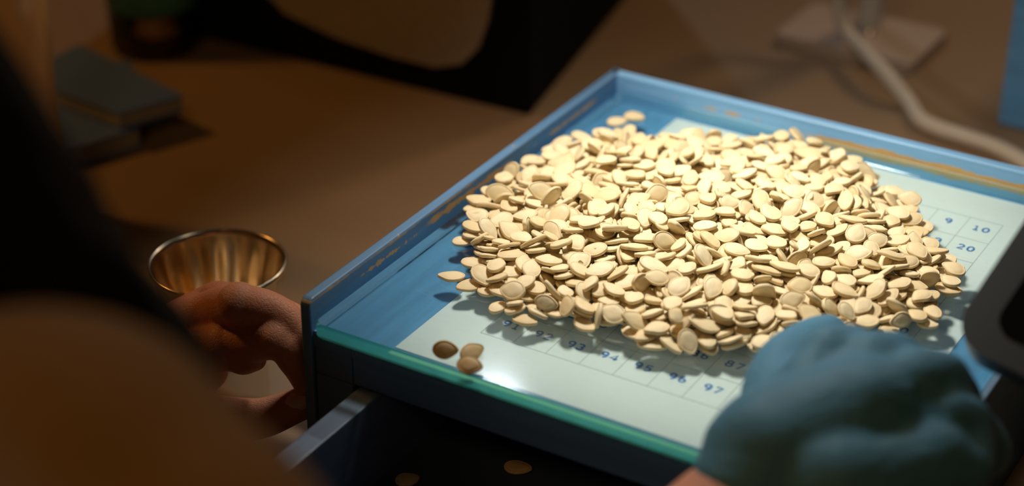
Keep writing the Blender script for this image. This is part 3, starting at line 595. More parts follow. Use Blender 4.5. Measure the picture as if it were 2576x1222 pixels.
(2,-277,-1773,102,199,954,-222),(3,672,-1795,121,-30,-41,-693),(3,1003,-82,115,557,71,231),(4,774,-1837,175,-983,-183,14),(5,-95,-1506,161,-61,-114,-488),
(2,726,-1532,172,6,3,-770),(4,-322,-1426,180,62,-998,0),(1,1379,-1293,170,957,290,-14),(4,1483,-1153,170,-154,-193,-275),(0,595,-451,178,948,-305,-73),
(3,538,-1832,146,-15,15,-996),(3,916,-1588,172,-568,-814,-4),(0,674,-1394,197,-49,99,403),(0,-165,-994,184,-599,783,6),(3,857,-986,208,856,-506,-82),
(3,276,-779,199,-575,810,100),(3,770,-963,225,-835,-543,85),(0,1019,-921,210,-191,-981,-30),(1,-77,-2031,90,958,287,0),(5,478,-1941,119,-10,0,-120),
(5,604,-1928,120,294,-956,0),(4,1618,-820,117,-200,-190,714),(3,-163,-1858,133,88,970,-202),(2,-278,-1745,118,-223,-7,-120),(5,-14,-1744,149,51,-13,645),
(0,199,-1630,136,966,194,167),(1,-488,-1495,132,131,-127,942),(5,1021,-1418,147,-28,7,410),(0,1401,-1184,137,740,655,-99),(0,1377,-794,147,110,32,658),
(2,-218,-1721,134,-82,-200,-920),(3,477,-1769,154,7,151,-970),(3,750,-1630,152,27,-41,452),(1,1248,-1589,149,-351,929,-52),(0,-209,-1520,171,534,837,118),
(1,975,-1513,179,-17,-23,701),(2,359,-50,142,-17,8,-132),(5,538,-1455,177,-981,-62,74),(2,388,-247,160,989,-11,-139),(1,579,-1648,210,33,-991,-32),
(3,84,-932,194,978,153,105),(2,323,-990,213,203,119,195),(0,818,-702,212,907,-393,79),(1,331,-123,169,-38,-174,-173),(5,807,-1323,220,-51,120,-852),
(3,278,-1138,237,-402,808,-205),(5,1212,-1180,194,881,-458,-95),(0,-184,-2036,89,0,0,-872),(1,278,-2039,90,173,-985,0),(1,1025,-1707,90,0,0,-853),
(3,615,-1808,104,90,235,762),(2,1101,-1775,100,-797,585,10),(2,1602,-1218,116,-540,-842,16),(1,1710,-1079,90,0,0,668),(4,413,-1849,122,694,719,28),
(4,984,-1520,149,-23,-17,887),(2,1384,-1312,142,865,-501,-10),(0,-256,-529,144,-1,0,-971),(4,511,-1,152,46,-46,-619),(2,-87,-1667,166,-973,-227,-39),
(2,948,-1382,161,854,-486,166),(0,1228,-1381,145,-23,-33,-860),(2,-344,-1253,147,3,1,290),(3,452,-1143,162,168,-246,-712),(4,1393,-1176,166,933,-328,53),
(0,-451,-900,154,61,123,-978),(2,84,-547,193,174,-123,645),(3,1285,-541,145,857,-515,-5),(3,899,-162,157,-44,54,36),(2,-315,-1333,172,-105,-17,138),
(4,263,-1331,208,-881,-423,211),(2,501,-1229,204,914,-392,73),(0,755,-833,212,194,44,776),(2,1277,-834,204,-965,-255,-66),(1,1042,-513,168,266,330,872),
(1,672,-334,170,6,-314,-555),(2,200,-1209,218,-197,117,947),(3,-53,-1081,191,-913,-368,21),(1,-80,-426,169,550,-336,-557),(5,808,-494,196,137,54,832),
(0,754,-384,202,974,188,31),(0,705,-238,160,927,-288,-184),(5,987,-445,204,995,64,-35),(1,1763,-918,90,-540,842,0),(1,1360,-500,107,84,165,-457),
(1,-128,-1779,146,1,-6,-254),(3,-379,-1484,146,-876,481,0),(2,258,-1760,145,-194,-981,-29),(4,1115,-1654,148,-64,998,5),(1,1264,-1480,164,214,-959,-144),
(3,1494,-1033,149,64,-969,239),(3,142,-1728,153,-565,-823,29),(4,395,-1724,168,-988,-80,14),(5,116,-1602,191,-609,-773,-159),(2,511,-1323,193,-968,-212,-71),
(4,141,-1254,178,-715,-699,22),(2,404,-1242,202,-7,29,678),(5,725,-1225,190,-166,-78,982),(1,671,-881,175,-754,652,-52),(1,915,-750,188,-267,268,-238),
(4,1051,-370,167,-345,-837,383),(1,204,-1121,224,-863,435,218),(3,816,-857,223,-109,30,-921),(1,670,-525,204,600,-751,-274),(4,873,-396,190,-845,485,124),
(3,636,-925,206,-26,999,-43),(4,938,-951,225,953,-299,-42),(4,655,-1909,90,-517,-856,0),(0,-276,-1844,89,0,0,234),(0,1638,-1391,89,-783,-622,0),
(5,1631,-655,88,-677,736,0),(4,-55,-1945,116,0,0,928),(0,744,-1910,106,-234,-61,766),(1,464,-1553,125,915,-355,-148),(0,1479,-1489,118,23,23,181),
(3,1336,-1337,119,-712,-692,103),(4,1715,-762,118,0,-1,471),(4,1134,-281,110,901,304,213),(4,-275,-1589,149,500,-861,-84),(3,1158,-1617,118,-261,-965,0),
(2,1329,-1387,153,5,26,-623),(3,1626,-924,120,-322,-947,0),(2,1256,-548,119,184,-982,16),(0,827,-1512,154,292,-938,-114),(5,188,-1373,190,47,-158,705),
(3,-420,-1144,120,-184,-983,0),(5,-376,-684,147,-866,474,15),(3,-133,-1320,172,-925,179,322),(3,-101,-1233,169,307,126,777),(0,637,-1108,206,-65,66,995),
(0,1042,-1056,157,-912,309,262),(4,877,-974,172,994,-94,-47),(0,1012,-749,178,-37,53,971),(2,272,-405,167,959,-191,-122),(1,295,-322,148,222,-151,940),
(4,429,-332,163,282,930,-156),(3,597,-226,169,-103,-35,953),(4,77,-1182,205,80,-28,-996),(3,770,-1144,210,-964,257,36),(4,936,-1106,198,137,-147,288),
(1,1333,-1004,186,150,84,-55),(3,667,-804,196,-36,169,984),(0,-60,-712,194,-109,-99,-982),(0,560,-777,212,-125,98,68),(5,324,-474,181,-925,218,39),
(3,542,-536,208,-639,-744,-195),(4,45,-2021,90,-995,104,0),(1,427,-1914,90,0,0,-964),(0,33,-1798,89,0,0,-488),(0,915,-1743,89,0,0,-1000),(1,1406,-1571,90,-931,-365,0),
(4,1518,-870,90,0,0,904),(1,223,-2016,119,609,793,-4),(4,514,-1988,90,993,116,0),(0,-166,-1932,118,-223,975,0),(3,100,-1917,118,531,847,-31),
(1,764,-1814,117,848,-529,-14),(5,-247,-1633,116,-53,18,96),(4,1703,-859,106,-125,156,257),(2,1092,-484,114,11,-1000,0),(0,1254,-250,115,15,4,-881),
(3,296,-1838,116,-4,5,908),(0,-128,-1633,129,75,-131,-824),(3,73,-1662,148,21,29,359),(4,386,-1519,114,-385,-329,432),(2,1257,-1269,130,855,-492,-97),
(4,141,-1161,154,934,348,74),(1,1502,-1071,136,-25,-238,-966),(1,176,-199,146,724,689,29),(4,363,-1819,152,2,22,-881),(4,166,-1624,156,-95,-138,639),
(0,577,-1656,148,595,785,-165),(0,838,-1614,150,-495,864,-89),(2,502,-1370,158,875,437,34),(5,435,-1259,173,1,5,979),(3,-342,-1005,149,991,-127,52),
(3,-155,-937,169,-110,-226,955),(3,860,-661,177,138,31,-594),(2,170,-527,160,-60,-163,-426),(1,987,-420,171,990,142,-18),(0,1115,-466,166,220,-163,-10),
(4,958,-190,122,-537,843,0),(3,293,-1695,146,132,405,812),(3,12,-1315,173,-119,-37,-827),(2,266,-1231,204,-15,29,369),(2,-83,-1077,168,166,49,213),
(2,1259,-1099,160,190,-981,10),(0,654,-985,186,-126,26,109),(3,1030,-943,179,-670,741,46),(3,379,-884,186,-177,3,483),(0,1188,-738,176,172,-356,-832),
(4,1309,-732,177,-311,-950,14),(1,1222,-1189,163,-966,-232,116),(5,56,-1043,192,619,766,-162),(1,458,-1083,222,133,64,256),(1,193,-950,202,-90,-49,-660),
(5,565,-674,208,-17,84,-990),(4,676,-652,217,-76,144,-943),(2,451,-474,202,-72,983,-81),(3,330,-354,179,859,456,-13),(5,362,-800,213,-831,551,53),
(0,1060,-812,225,-97,4,896),(5,517,-576,220,192,25,-693),(0,1027,-1839,89,0,0,-8),(2,-468,-1474,88,0,0,639),(0,932,-1463,89,0,0,710),(3,-531,-1338,90,-377,926,0),
(1,1621,-1125,90,0,0,-659),(4,1067,-214,90,-289,-957,0),(3,336,-1933,116,-939,-345,0),(2,-142,-1767,118,-6,0,998),(5,589,-1714,118,23,0,-963),
(1,-149,-1532,109,-190,137,336),(4,1312,-1450,104,165,111,924),(4,-540,-1314,120,834,552,0),(2,-531,-1106,117,-1,-19,-421),(2,-126,-1089,110,-373,-907,165),
(1,1482,-1140,121,248,969,6),(3,1364,-977,116,-7,-4,65),(3,-506,-782,119,-5,0,1000),(1,1516,-579,120,139,990,-4),(0,791,-1833,145,-3,15,-367),
(0,470,-1647,142,-154,988,-5),(4,891,-1627,128,-44,-96,-452),(0,992,-1636,146,3,9,-880),(4,-284,-1491,148,0,0,406),(5,134,-1505,147,3,5,-970),
(2,730,-1544,146,-928,-372,-5),(3,1094,-1539,141,-14,108,383),(0,-307,-1404,151,0,0,-939),(0,774,-1438,150,985,-116,-95),(4,575,-1234,146,-1,8,906),
(4,1505,-1218,150,-574,818,32),(3,992,-1023,138,203,-7,-497),(0,838,-957,127,928,320,158),(0,238,-577,145,-10,-4,-197),(1,-256,-331,146,840,-543,1),
(1,-103,-314,129,-154,69,-576),(0,974,-330,145,-749,661,-2),(0,656,-216,134,847,514,-101),(4,272,-102,122,0,0,-608),(4,809,-100,134,811,-574,77),
(0,31,-1878,125,210,-169,-865),(2,-191,-1270,173,35,-12,418),(3,340,-1283,180,-398,-916,41),(5,553,-1278,175,18,-64,923),(3,1291,-1264,148,69,153,726),
(2,-289,-1136,179,-476,879,10),(4,617,-1036,171,-184,10,-252),(4,1241,-893,173,-22,-86,-938),(4,1517,-890,168,-4,-979,-157),(0,1100,-726,163,-307,940,56),
(1,1266,-639,155,868,-431,204),(3,586,-145,132,-53,185,906),(5,398,-1467,150,-178,55,-73),(5,650,-1476,183,-104,18,-734),(5,1000,-1210,177,-26,-32,323),
(5,156,-1074,205,-850,-526,24),(5,46,-843,182,840,538,46),(3,1,-624,194,-22,20,-930),(0,625,-630,190,-895,400,15),(2,328,-1153,215,-118,-78,-634),
(3,535,-989,211,-1,19,-971),(0,187,-844,202,914,396,-30),(3,187,-754,203,28,-49,198),(3,-76,-586,181,-36,152,683),(2,195,-448,186,290,928,191),(4,516,-243,176,746,666,0),
(5,184,-1933,88,-478,-878,0),(0,176,-1814,89,818,-574,0),(3,-172,-1585,90,-293,-956,0),(2,-202,-1462,88,0,0,284),(3,1560,-1251,90,0,0,-793),(1,1271,-1013,90,0,0,734),
(1,1522,-1043,90,0,0,-916),(1,1403,-895,90,0,0,771),(0,181,-440,89,-165,-986,0),(2,236,-1896,107,533,-826,46),(5,863,-1822,114,0,0,-932),(3,-102,-1689,118,919,-296,250),
(3,231,-1625,107,-166,-162,116),(5,866,-1669,102,930,-339,92),(3,957,-1582,118,0,0,949),(1,1061,-1557,119,23,106,671),(2,1224,-1561,112,965,-233,122),
(0,1332,-1550,120,945,-300,19),(0,998,-1380,117,-17,1000,0),(2,1388,-1255,115,840,-542,0),(5,1353,-1096,113,-696,-594,354),(1,-518,-1008,121,-6,2,1000),
(4,-507,-870,120,0,0,-161),(2,1222,-628,108,825,-533,147),(0,-255,-359,117,0,0,-938),(3,258,-1723,120,-897,442,13),(0,380,-1617,140,-89,-96,250),
(5,-404,-1380,116,169,-881,-428),(0,416,-1378,133,-912,362,177),(0,378,-1280,148,-42,-23,-992),(0,896,-1293,122,29,75,408),(4,997,-1307,129,-260,-95,-61),
(0,-156,-1172,147,0,2,-864),(2,1135,-901,148,-914,403,41),(0,1012,-796,136,125,-105,944),(5,1144,-795,140,96,992,-84),(1,-232,-721,149,-3,-9,-656),
(0,390,-718,138,-30,243,654),(3,884,-706,133,44,204,974),(2,1015,-433,142,-6,-14,-903),(3,213,-290,140,153,-47,123),(0,239,-1518,146,-746,-666,0),
(3,327,-1517,147,12,52,880),(2,102,-1416,157,-962,248,-112),(0,1108,-1310,146,19,31,-263),(0,561,-1164,173,832,554,-14),(5,932,-1109,164,-912,-357,-157),
(4,472,-1057,141,185,-174,-287),(0,1361,-1016,145,401,916,3),(2,752,-922,172,-747,-661,54),(5,956,-924,150,-210,973,86),(3,1114,-926,175,-753,-657,10),
(4,1404,-940,158,181,62,-147),(1,-172,-810,160,-82,-147,-846),(5,-68,-755,177,-147,6,-615),(0,994,-833,158,103,-127,981),(3,1247,-788,172,16,-23,-526),
(2,1473,-784,150,-247,-967,-14),(2,131,-636,171,433,-900,-38),(4,4,-563,170,-558,-812,-101),(3,493,-564,154,339,-926,150),(4,1353,-578,136,-247,-253,722),
(1,-6,-436,174,-929,349,123),(0,-34,-292,153,-10,-121,-971),(4,55,-320,176,-950,-311,-18),(3,954,-312,174,618,785,53),(5,716,-41,141,-21,88,909),
(4,761,-1422,180,55,119,872),(2,403,-1369,168,-73,177,-903),(0,1312,-1231,167,564,-809,-34),(3,37,-1068,174,-133,-109,-844),(5,410,-1113,195,-1,147,-757),
(4,105,-951,171,-290,946,-111),(4,1005,-846,183,200,-966,-152),(0,248,-780,170,113,-24,304),(0,351,-623,170,978,142,-81),(0,96,-484,175,-12,6,104),
(5,656,-506,185,-154,229,-939),(4,908,-484,176,8,-63,2),(4,157,-355,178,23,-148,893),(1,287,-210,149,2,6,-739),(3,533,-97,162,-4,116,-116),(1,-211,-1248,207,-547,833,86),
(2,1067,-1097,181,9,39,-811),(0,469,-880,209,-134,-118,908),(1,469,-747,210,799,455,101),(5,714,-733,209,940,327,-58),(2,542,-904,237,358,-911,-161),
(3,-160,-1910,90,0,0,67),(2,-57,-1932,88,0,0,-928),(0,62,-1931,89,998,68,0),(5,320,-1926,88,-651,-759,0),(4,568,-1918,90,0,0,-373),(4,896,-1931,90,0,0,-211),
(3,-165,-1817,90,0,0,-427),(1,-67,-1800,90,0,0,-315),(2,300,-1789,88,-626,-780,0),(1,437,-1808,90,406,914,0),(5,539,-1800,88,744,668,0),(0,700,-1800,89,545,-838,0),
(2,801,-1807,88,-927,-375,0),(0,-322,-1665,89,0,0,-992),(5,-201,-1694,88,794,608,0),(4,-52,-1701,90,0,0,182),(3,52,-1687,90,-345,939,0),(1,153,-1690,90,0,0,831),
(4,276,-1675,90,0,0,-897),(2,424,-1684,88,875,-483,0),(5,536,-1682,88,-970,-244,0),(4,659,-1693,90,440,898,0),(2,784,-1716,88,-998,60,0),(4,1249,-1669,90,873,-488,0),
(0,-419,-1588,89,572,820,0),(3,-283,-1564,90,0,0,-919),(0,-53,-1610,89,0,0,-945),(3,52,-1590,90,-453,892,0),(4,183,-1556,90,-190,982,0),(5,300,-1570,88,-267,-964,0),
(1,432,-1577,90,0,0,1000),(5,543,-1567,88,0,0,-788),(0,678,-1571,89,0,0,-848),(0,780,-1572,89,-870,-494,0),(0,910,-1573,89,-132,-991,0),(3,1039,-1588,90,0,0,784),
(3,1141,-1595,90,0,0,-478),(1,1294,-1578,90,0,0,141),(3,-327,-1474,90,0,0,155),(3,-71,-1420,107,-935,-303,-178),(2,42,-1454,88,-1000,-12,0),(4,157,-1471,91,-955,-297,-1),
(5,309,-1474,88,0,0,-996),(3,440,-1460,92,323,946,22),(0,541,-1443,89,-477,879,0),(3,654,-1464,90,0,0,985),(3,764,-1472,90,871,491,0),(4,1022,-1468,90,520,854,0),
(0,1133,-1465,89,0,0,162),(2,1242,-1456,88,811,586,0),(1,1411,-1476,90,0,0,-955),(5,-415,-1333,88,-123,992,0),(4,-296,-1386,90,893,-449,0),(2,-164,-1361,88,-967,-255,0),
(3,-25,-1362,90,0,0,746),(5,91,-1351,88,764,645,0),(3,182,-1328,90,0,0,935),(4,335,-1316,90,0,0,583),(4,441,-1350,90,0,0,-868),(5,548,-1325,88,0,0,-857),
(3,664,-1318,90,0,0,991),(4,765,-1358,90,-901,-433,0),(3,896,-1362,90,-53,999,0),(0,1023,-1371,89,974,-225,0),(2,1178,-1348,88,0,0,-888),(1,1288,-1358,101,-27,110,104),
(3,1414,-1376,90,940,-340,0),(3,1497,-1355,90,450,893,0),(5,-556,-1243,88,0,0,-853),(1,-442,-1239,90,-987,164,0),(2,-289,-1239,88,-705,-710,0),(4,-189,-1234,90,0,0,994),
(1,-90,-1266,90,-679,-734,0),(1,74,-1244,90,0,0,-955),(1,197,-1238,90,-993,119,0),(4,304,-1232,90,-482,876,0),(0,434,-1233,89,0,0,923),(3,541,-1217,90,0,0,-234),
(0,651,-1222,89,0,0,-391),(1,769,-1245,90,547,837,0),(2,894,-1251,88,931,-366,0),(3,1021,-1236,90,0,0,240),(5,1144,-1241,89,8,3,988),(4,1307,-1253,90,0,0,450),
(5,1415,-1262,88,-998,-59,0),(5,1660,-1237,88,891,453,0),(5,-551,-1113,88,0,0,847),(4,-450,-1136,90,895,445,0),(1,-272,-1120,90,-444,-896,0),(3,-167,-1120,90,-949,314,0),
(5,-32,-1155,88,0,0,526),(1,83,-1133,90,0,0,847),(5,192,-1139,88,949,-315,0),(2,334,-1126,88,0,0,228),(2,448,-1116,88,0,0,528),(4,549,-1115,90,-874,487,0),
(3,678,-1130,90,0,0,910),(4,789,-1141,90,0,0,-508),(0,889,-1115,89,731,682,0),(0,1014,-1135,89,983,-183,0),(1,1141,-1138,90,0,0,929),(2,1306,-1126,90,580,-814,-31),
(3,1426,-1148,90,586,810,0),(4,1528,-1138,90,877,481,0),(1,-536,-999,90,696,-718,0),(4,-450,-1021,90,0,0,682),(5,-300,-1009,88,0,0,974),(0,-172,-1003,89,0,0,-989),
(2,-64,-1023,88,591,806,0),(3,85,-1033,90,0,0,-412),(4,198,-1040,90,-1,1,94),(2,307,-1018,88,0,0,873),(5,421,-1005,88,965,-263,0),(1,540,-1012,90,-31,-1000,0),
(1,684,-1018,90,847,-532,0),(2,799,-1036,88,-1000,-27,0),(5,928,-1008,88,0,0,-304),(2,1030,-1008,88,0,0,-666),(5,1162,-1001,88,0,0,-760),(5,1412,-1018,88,229,973,0),
(4,1644,-1015,90,0,0,-934),(3,-510,-886,90,-949,315,0),(3,-408,-901,90,312,950,0),(0,-283,-914,89,-122,993,0),(3,-166,-898,90,0,0,468),(4,-68,-881,90,0,0,322),
(4,36,-884,90,-231,-973,0),(1,209,-945,90,-408,-913,0),(4,331,-884,90,0,0,-776),(4,423,-887,90,0,0,-452),(2,522,-906,88,0,0,438),(3,675,-906,90,457,-889,0),
(0,766,-923,89,783,622,0),(2,940,-910,102,594,-795,85),(4,1046,-901,90,0,0,-302),(3,1150,-887,90,991,-136,0),(5,1275,-901,88,-201,-980,0),(1,1633,-906,90,-991,-136,0),
(3,-531,-780,90,0,0,-976),(1,-425,-774,90,547,837,0),(3,-271,-760,90,921,390,0),(1,-175,-783,90,-561,828,0),(0,-77,-786,89,0,0,-873),(3,83,-783,90,-309,951,0),
(5,196,-771,88,0,0,-922),(3,300,-772,90,0,0,-925),(4,397,-785,90,0,0,321),(0,536,-796,89,0,0,366),(1,653,-806,90,-857,-516,0),(5,774,-809,88,0,0,-952),
(0,884,-797,89,709,705,0),(4,1028,-809,90,-231,973,0),(1,1183,-794,90,721,-693,0),(5,1282,-784,88,709,705,0),(4,1373,-776,90,0,0,855),(5,1536,-771,88,-439,-898,0),
(1,-538,-643,90,842,540,0),(5,-412,-656,88,994,109,0),(4,-288,-662,90,0,0,643),(2,-171,-675,88,0,0,205),(4,-53,-679,90,0,0,-223),(4,81,-665,90,0,0,990),
(4,191,-662,90,0,0,980),(4,296,-666,90,426,905,0),(2,425,-681,88,0,0,-542),(5,548,-694,88,267,-964,0),(3,673,-665,90,-962,272,0),(1,795,-684,90,0,0,-310),
(4,893,-686,90,880,-475,0),(5,1006,-699,88,-994,-110,0),(2,1128,-656,88,998,-60,0),(2,1242,-680,88,899,437,0),(2,1370,-674,88,0,0,-155),(1,1526,-653,90,0,0,-807),
(2,-418,-541,88,586,-810,0),(0,-302,-557,89,0,0,-899),(0,-194,-560,89,0,0,-739),(5,-84,-565,88,0,0,-291),(0,45,-566,89,0,0,80),(0,160,-567,89,0,0,458),
(0,272,-570,89,981,-195,0),(0,418,-561,96,-77,23,-784),(5,538,-585,88,-77,-997,0),(0,662,-555,89,924,382,0),(4,816,-554,90,0,0,-858),(2,922,-583,88,-857,515,0),
(3,1032,-574,90,929,-370,1),(2,1116,-552,88,-373,-928,0),(3,1291,-576,90,0,0,-438),(2,1419,-584,88,202,-979,0),(0,-272,-446,89,-982,-189,0),(0,-152,-454,89,69,-998,0),
(5,-37,-450,88,0,0,-850),(5,64,-460,88,-479,878,0),(4,303,-454,90,999,-53,0),(4,441,-436,90,0,0,532),(3,562,-440,90,0,0,-961),(0,668,-450,89,0,0,364),
(0,788,-433,89,999,42,0),(3,907,-468,90,-324,-946,1),(2,1008,-463,88,0,0,933),(2,1107,-421,88,0,0,-782),(4,1297,-455,90,0,0,348),(5,1411,-415,88,0,0,619),
(0,-200,-323,89,0,0,-708),(5,-58,-331,88,0,0,-924),(2,79,-347,88,957,-290,0),(4,172,-332,90,0,0,790),(1,260,-291,90,0,0,923),(1,424,-331,90,0,0,610),
(0,518,-359,89,0,0,-817),(3,615,-334,90,0,0,745),(1,786,-337,90,-18,-1000,0),(0,893,-376,89,111,-994,0),(2,1009,-317,88,0,0,-992),(4,1181,-314,90,0,0,561),
(4,1281,-324,90,0,0,131),(4,60,-214,90,0,0,831),(0,169,-215,89,-995,96,0),(4,284,-195,90,0,0,287),(5,434,-189,88,0,0,-931),(0,552,-228,89,-341,-940,0),
(4,658,-205,90,-353,936,0),(0,778,-212,89,-97,995,0),(2,910,-252,88,0,0,-259),(4,1175,-208,90,0,0,-189),(5,180,-105,88,0,0,839),(4,287,-97,90,958,288,0),
(2,425,-84,88,972,-233,0),(1,555,-70,90,0,0,-341),(4,669,-96,90,151,988,0),(2,769,-105,88,-566,824,0),(5,907,-97,88,0,0,682),(2,286,-10,88,-189,982,0),
(4,420,24,90,0,0,-982),(4,549,26,90,0,0,-967),(1,664,-1,90,0,0,274),(0,780,20,89,0,0,968),(2,-17,-1791,118,170,-985,2),(3,89,-1775,105,-200,187,-551),
(4,211,-1779,117,-290,-166,-884),(1,348,-1758,108,-218,30,-792),(4,1,-1694,121,18,18,324),(2,96,-1641,118,-7,-4,604),(0,372,-1651,113,-104,-80,411),
(5,472,-1674,115,-4,-6,188),(1,706,-1656,115,-319,195,-720),(2,975,-1697,118,571,821,-1),(0,1083,-1664,118,979,-205,-12),(4,-370,-1572,113,839,-475,-202),
(3,-281,-1532,118,0,0,686),(2,-38,-1541,105,-55,-214,-928),(0,96,-1541,115,473,809,-334),(2,226,-1532,119,0,0,503),(4,311,-1551,118,0,0,782),
(3,590,-1515,108,-204,181,-38),(3,724,-1538,118,5,-4,325),(2,817,-1545,116,28,18,705),(0,-370,-1474,118,1,1,-1000),(4,-284,-1416,122,0,0,-1000),
(2,-192,-1465,126,-969,-216,-92),(5,-99,-1438,124,-22,-182,605),(0,120,-1471,120,4,1,-479),(4,221,-1426,108,-242,78,-777),(1,352,-1412,108,-107,131,411),
(4,498,-1456,127,-463,-876,135),(5,626,-1430,118,1,0,-927),(4,731,-1442,118,-62,33,927),(3,842,-1436,98,98,85,815),(0,980,-1478,119,-909,417,-24),
(5,1094,-1439,119,987,128,-15),(4,1205,-1439,118,-872,-489,16),(2,-428,-1319,115,0,0,-59),(3,-241,-1326,106,-166,122,311),(5,-139,-1345,114,997,81,0),
(3,3,-1331,118,958,268,-94),(3,174,-1330,118,-719,-695,0),(3,252,-1322,105,194,191,728),(3,352,-1314,121,6,6,825),(2,475,-1319,119,-194,-981,0),
(3,578,-1305,116,-1,1,-628),(3,731,-1357,120,999,35,2),(1,822,-1306,113,-969,37,243),(4,1086,-1311,91,-476,-879,7),(5,1183,-1332,114,780,625,0),
(3,1464,-1377,118,0,0,-497),(4,-510,-1214,119,12,-27,-936),(3,-367,-1192,90,0,0,-604),(4,-257,-1210,120,999,-31,30),(5,-151,-1205,120,586,-810,0),
(3,5,-1242,108,160,-219,-895),(0,151,-1207,119,-890,456,0),(4,265,-1196,120,-40,36,998),(1,373,-1196,120,-310,-950,38),(1,476,-1227,119,6,5,-964),
(2,604,-1203,117,-5,-6,-998),(4,723,-1188,120,161,987,-6),(4,837,-1218,119,-22,21,-149),(5,967,-1204,112,-105,48,984),(3,1059,-1164,118,0,0,-440),
(5,1225,-1209,103,588,-792,-31),(4,1479,-1230,116,25,23,956),(1,-369,-1071,91,7,1,822),(4,-262,-1123,120,0,0,-925),(1,19,-1090,118,-191,-275,-590),
(4,140,-1099,119,877,-479,-20),(5,248,-1103,113,950,307,-45),(3,388,-1084,116,-703,711,-2),(3,466,-1136,118,2,-24,224),(4,621,-1118,121,981,-194,-12),
(3,735,-1101,120,-45,-5,205),(0,836,-1120,119,-949,-315,23),(5,941,-1110,117,527,-850,6),(0,1075,-1056,105,-120,214,-783),(1,1210,-1090,103,839,-529,-103),
(4,-378,-985,115,1,-52,-233),(4,-240,-1018,118,-963,269,-5),(2,-141,-941,120,-318,-941,50),(3,-6,-960,94,-576,-814,74),(2,127,-976,104,-16,182,724),
(5,235,-1008,119,15,-1000,8),(1,350,-984,117,-454,891,-10),(1,493,-971,119,-38,4,414),(4,592,-984,117,-122,-112,-980),(1,703,-954,120,-21,6,-859),
(5,854,-951,102,-174,-81,745),(5,1012,-959,118,24,17,-773),(2,1131,-950,117,-991,131,12),(1,1252,-968,120,342,-939,38),(1,1474,-961,104,-157,-26,-797),
(1,1565,-977,107,459,853,-245),(1,-352,-846,102,-77,-986,108),(0,-238,-853,111,964,-204,41),(0,-100,-852,120,-2,0,816),(1,2,-863,121,0,0,-952),
(0,101,-869,109,-836,-459,270),(4,248,-875,106,31,230,621),(0,361,-882,120,0,0,-957),(3,485,-863,119,115,-993,14),(1,583,-888,108,-114,272,-648),
(2,732,-848,117,908,-419,-11),(5,842,-861,133,-51,-145,985),(1,955,-861,118,985,-123,-5),(3,1098,-861,120,982,182,-13),(5,1219,-875,117,-1,14,348),
(1,1326,-867,115,-33,61,296),(2,1451,-855,119,0,-6,13),(3,-380,-734,108,-174,180,38),(1,-212,-737,120,984,-180,6),(4,-106,-734,118,641,767,-3),
(4,0,-763,104,-152,147,-661),(1,122,-747,119,-66,-27,-803),(5,239,-733,118,22,-15,47),(0,360,-772,120,-901,434,-1),(4,461,-764,115,-132,69,-901),
(2,573,-766,116,585,-811,0),(2,718,-746,111,-5,-984,176),(2,847,-776,116,-793,609,-11),(0,953,-769,117,-38,51,-988),(1,1092,-742,105,-154,-26,-980),
(4,1232,-743,119,118,-992,32),(4,1315,-785,120,28,-4,-969),(2,1444,-747,103,103,194,572),(4,-465,-582,115,10,-80,581),(3,-397,-633,116,0,0,-948),
(1,-259,-613,120,1000,13,-11),(0,-156,-647,115,0,0,218),(4,1,-615,112,-712,673,40),(0,122,-610,119,366,930,-22),(2,237,-630,119,312,950,-11),(2,341,-640,114,519,-834,31),
(1,471,-661,114,380,-919,21),(0,571,-650,116,0,0,-932),(4,741,-607,109,-6,952,-242),(0,844,-631,116,-11,982,-186),(2,953,-613,114,-527,-850,0),
(1,1120,-646,116,1000,28,0),(4,1309,-669,116,209,-978,0),(2,-391,-487,113,419,-898,40),(5,-256,-501,116,-807,-591,0),(5,-137,-496,116,241,-971,-1),
(4,-37,-523,118,38,68,239),(1,78,-511,118,-8,3,22),(5,189,-514,116,0,0,819),(2,330,-530,106,-52,154,252),(1,471,-517,109,12,234,358),(1,601,-527,117,-10,-4,562),
(2,763,-514,113,138,-58,-921),(4,870,-517,121,-15,8,-381),(2,991,-522,117,16,-39,-586),(1,1206,-506,92,20,26,601),(0,-146,-396,117,4,-1000,8),
(2,-35,-411,115,-839,-544,0),(3,100,-398,116,364,-931,7),(5,210,-377,118,-941,-335,31),(2,318,-381,106,-85,144,529),(0,471,-407,120,18,37,606),
(2,587,-420,117,146,-989,0),(5,756,-417,119,964,254,1),(5,891,-422,117,0,6,996),(2,1006,-391,114,854,520,0),(5,1117,-387,114,996,90,0),(4,1207,-405,92,-324,946,20),
(0,1336,-390,112,940,4,115),(2,-143,-281,104,643,-736,-66),(1,-19,-232,116,-970,241,22),(4,95,-295,116,1000,-18,0),(2,172,-235,116,0,0,999),(3,350,-262,90,-3,7,752),
(0,460,-274,110,79,-968,169),(0,597,-294,118,944,329,7),(3,691,-303,91,-6,-10,-695),(0,876,-304,117,-20,2,-918),(4,992,-286,116,-961,275,0),(2,82,-179,118,280,-959,18),
(3,208,-156,119,-948,318,-22),(1,350,-153,107,-208,148,-647),(4,490,-130,114,-38,-993,20),(4,595,-161,105,-163,103,426),(3,738,-155,117,3,-15,-796),
(2,840,-166,109,-124,46,-545),(4,973,-189,90,0,0,-647),(5,327,-10,115,-16,0,-699),(1,504,12,121,-30,-58,559),(4,584,-58,121,1,18,972),(2,724,-54,116,972,215,-35),
(5,879,-55,115,-37,13,939),(3,140,-1732,124,460,-886,-27),(5,392,-1727,137,-791,597,100),(2,485,-1746,132,140,-57,504),(4,877,-1808,144,0,0,-740),
(0,-19,-1622,132,973,64,55),(5,623,-1602,113,875,478,80),(4,773,-1647,118,-543,-840,2),(3,-199,-1496,148,-378,918,59),(4,-68,-1534,133,-209,71,395),
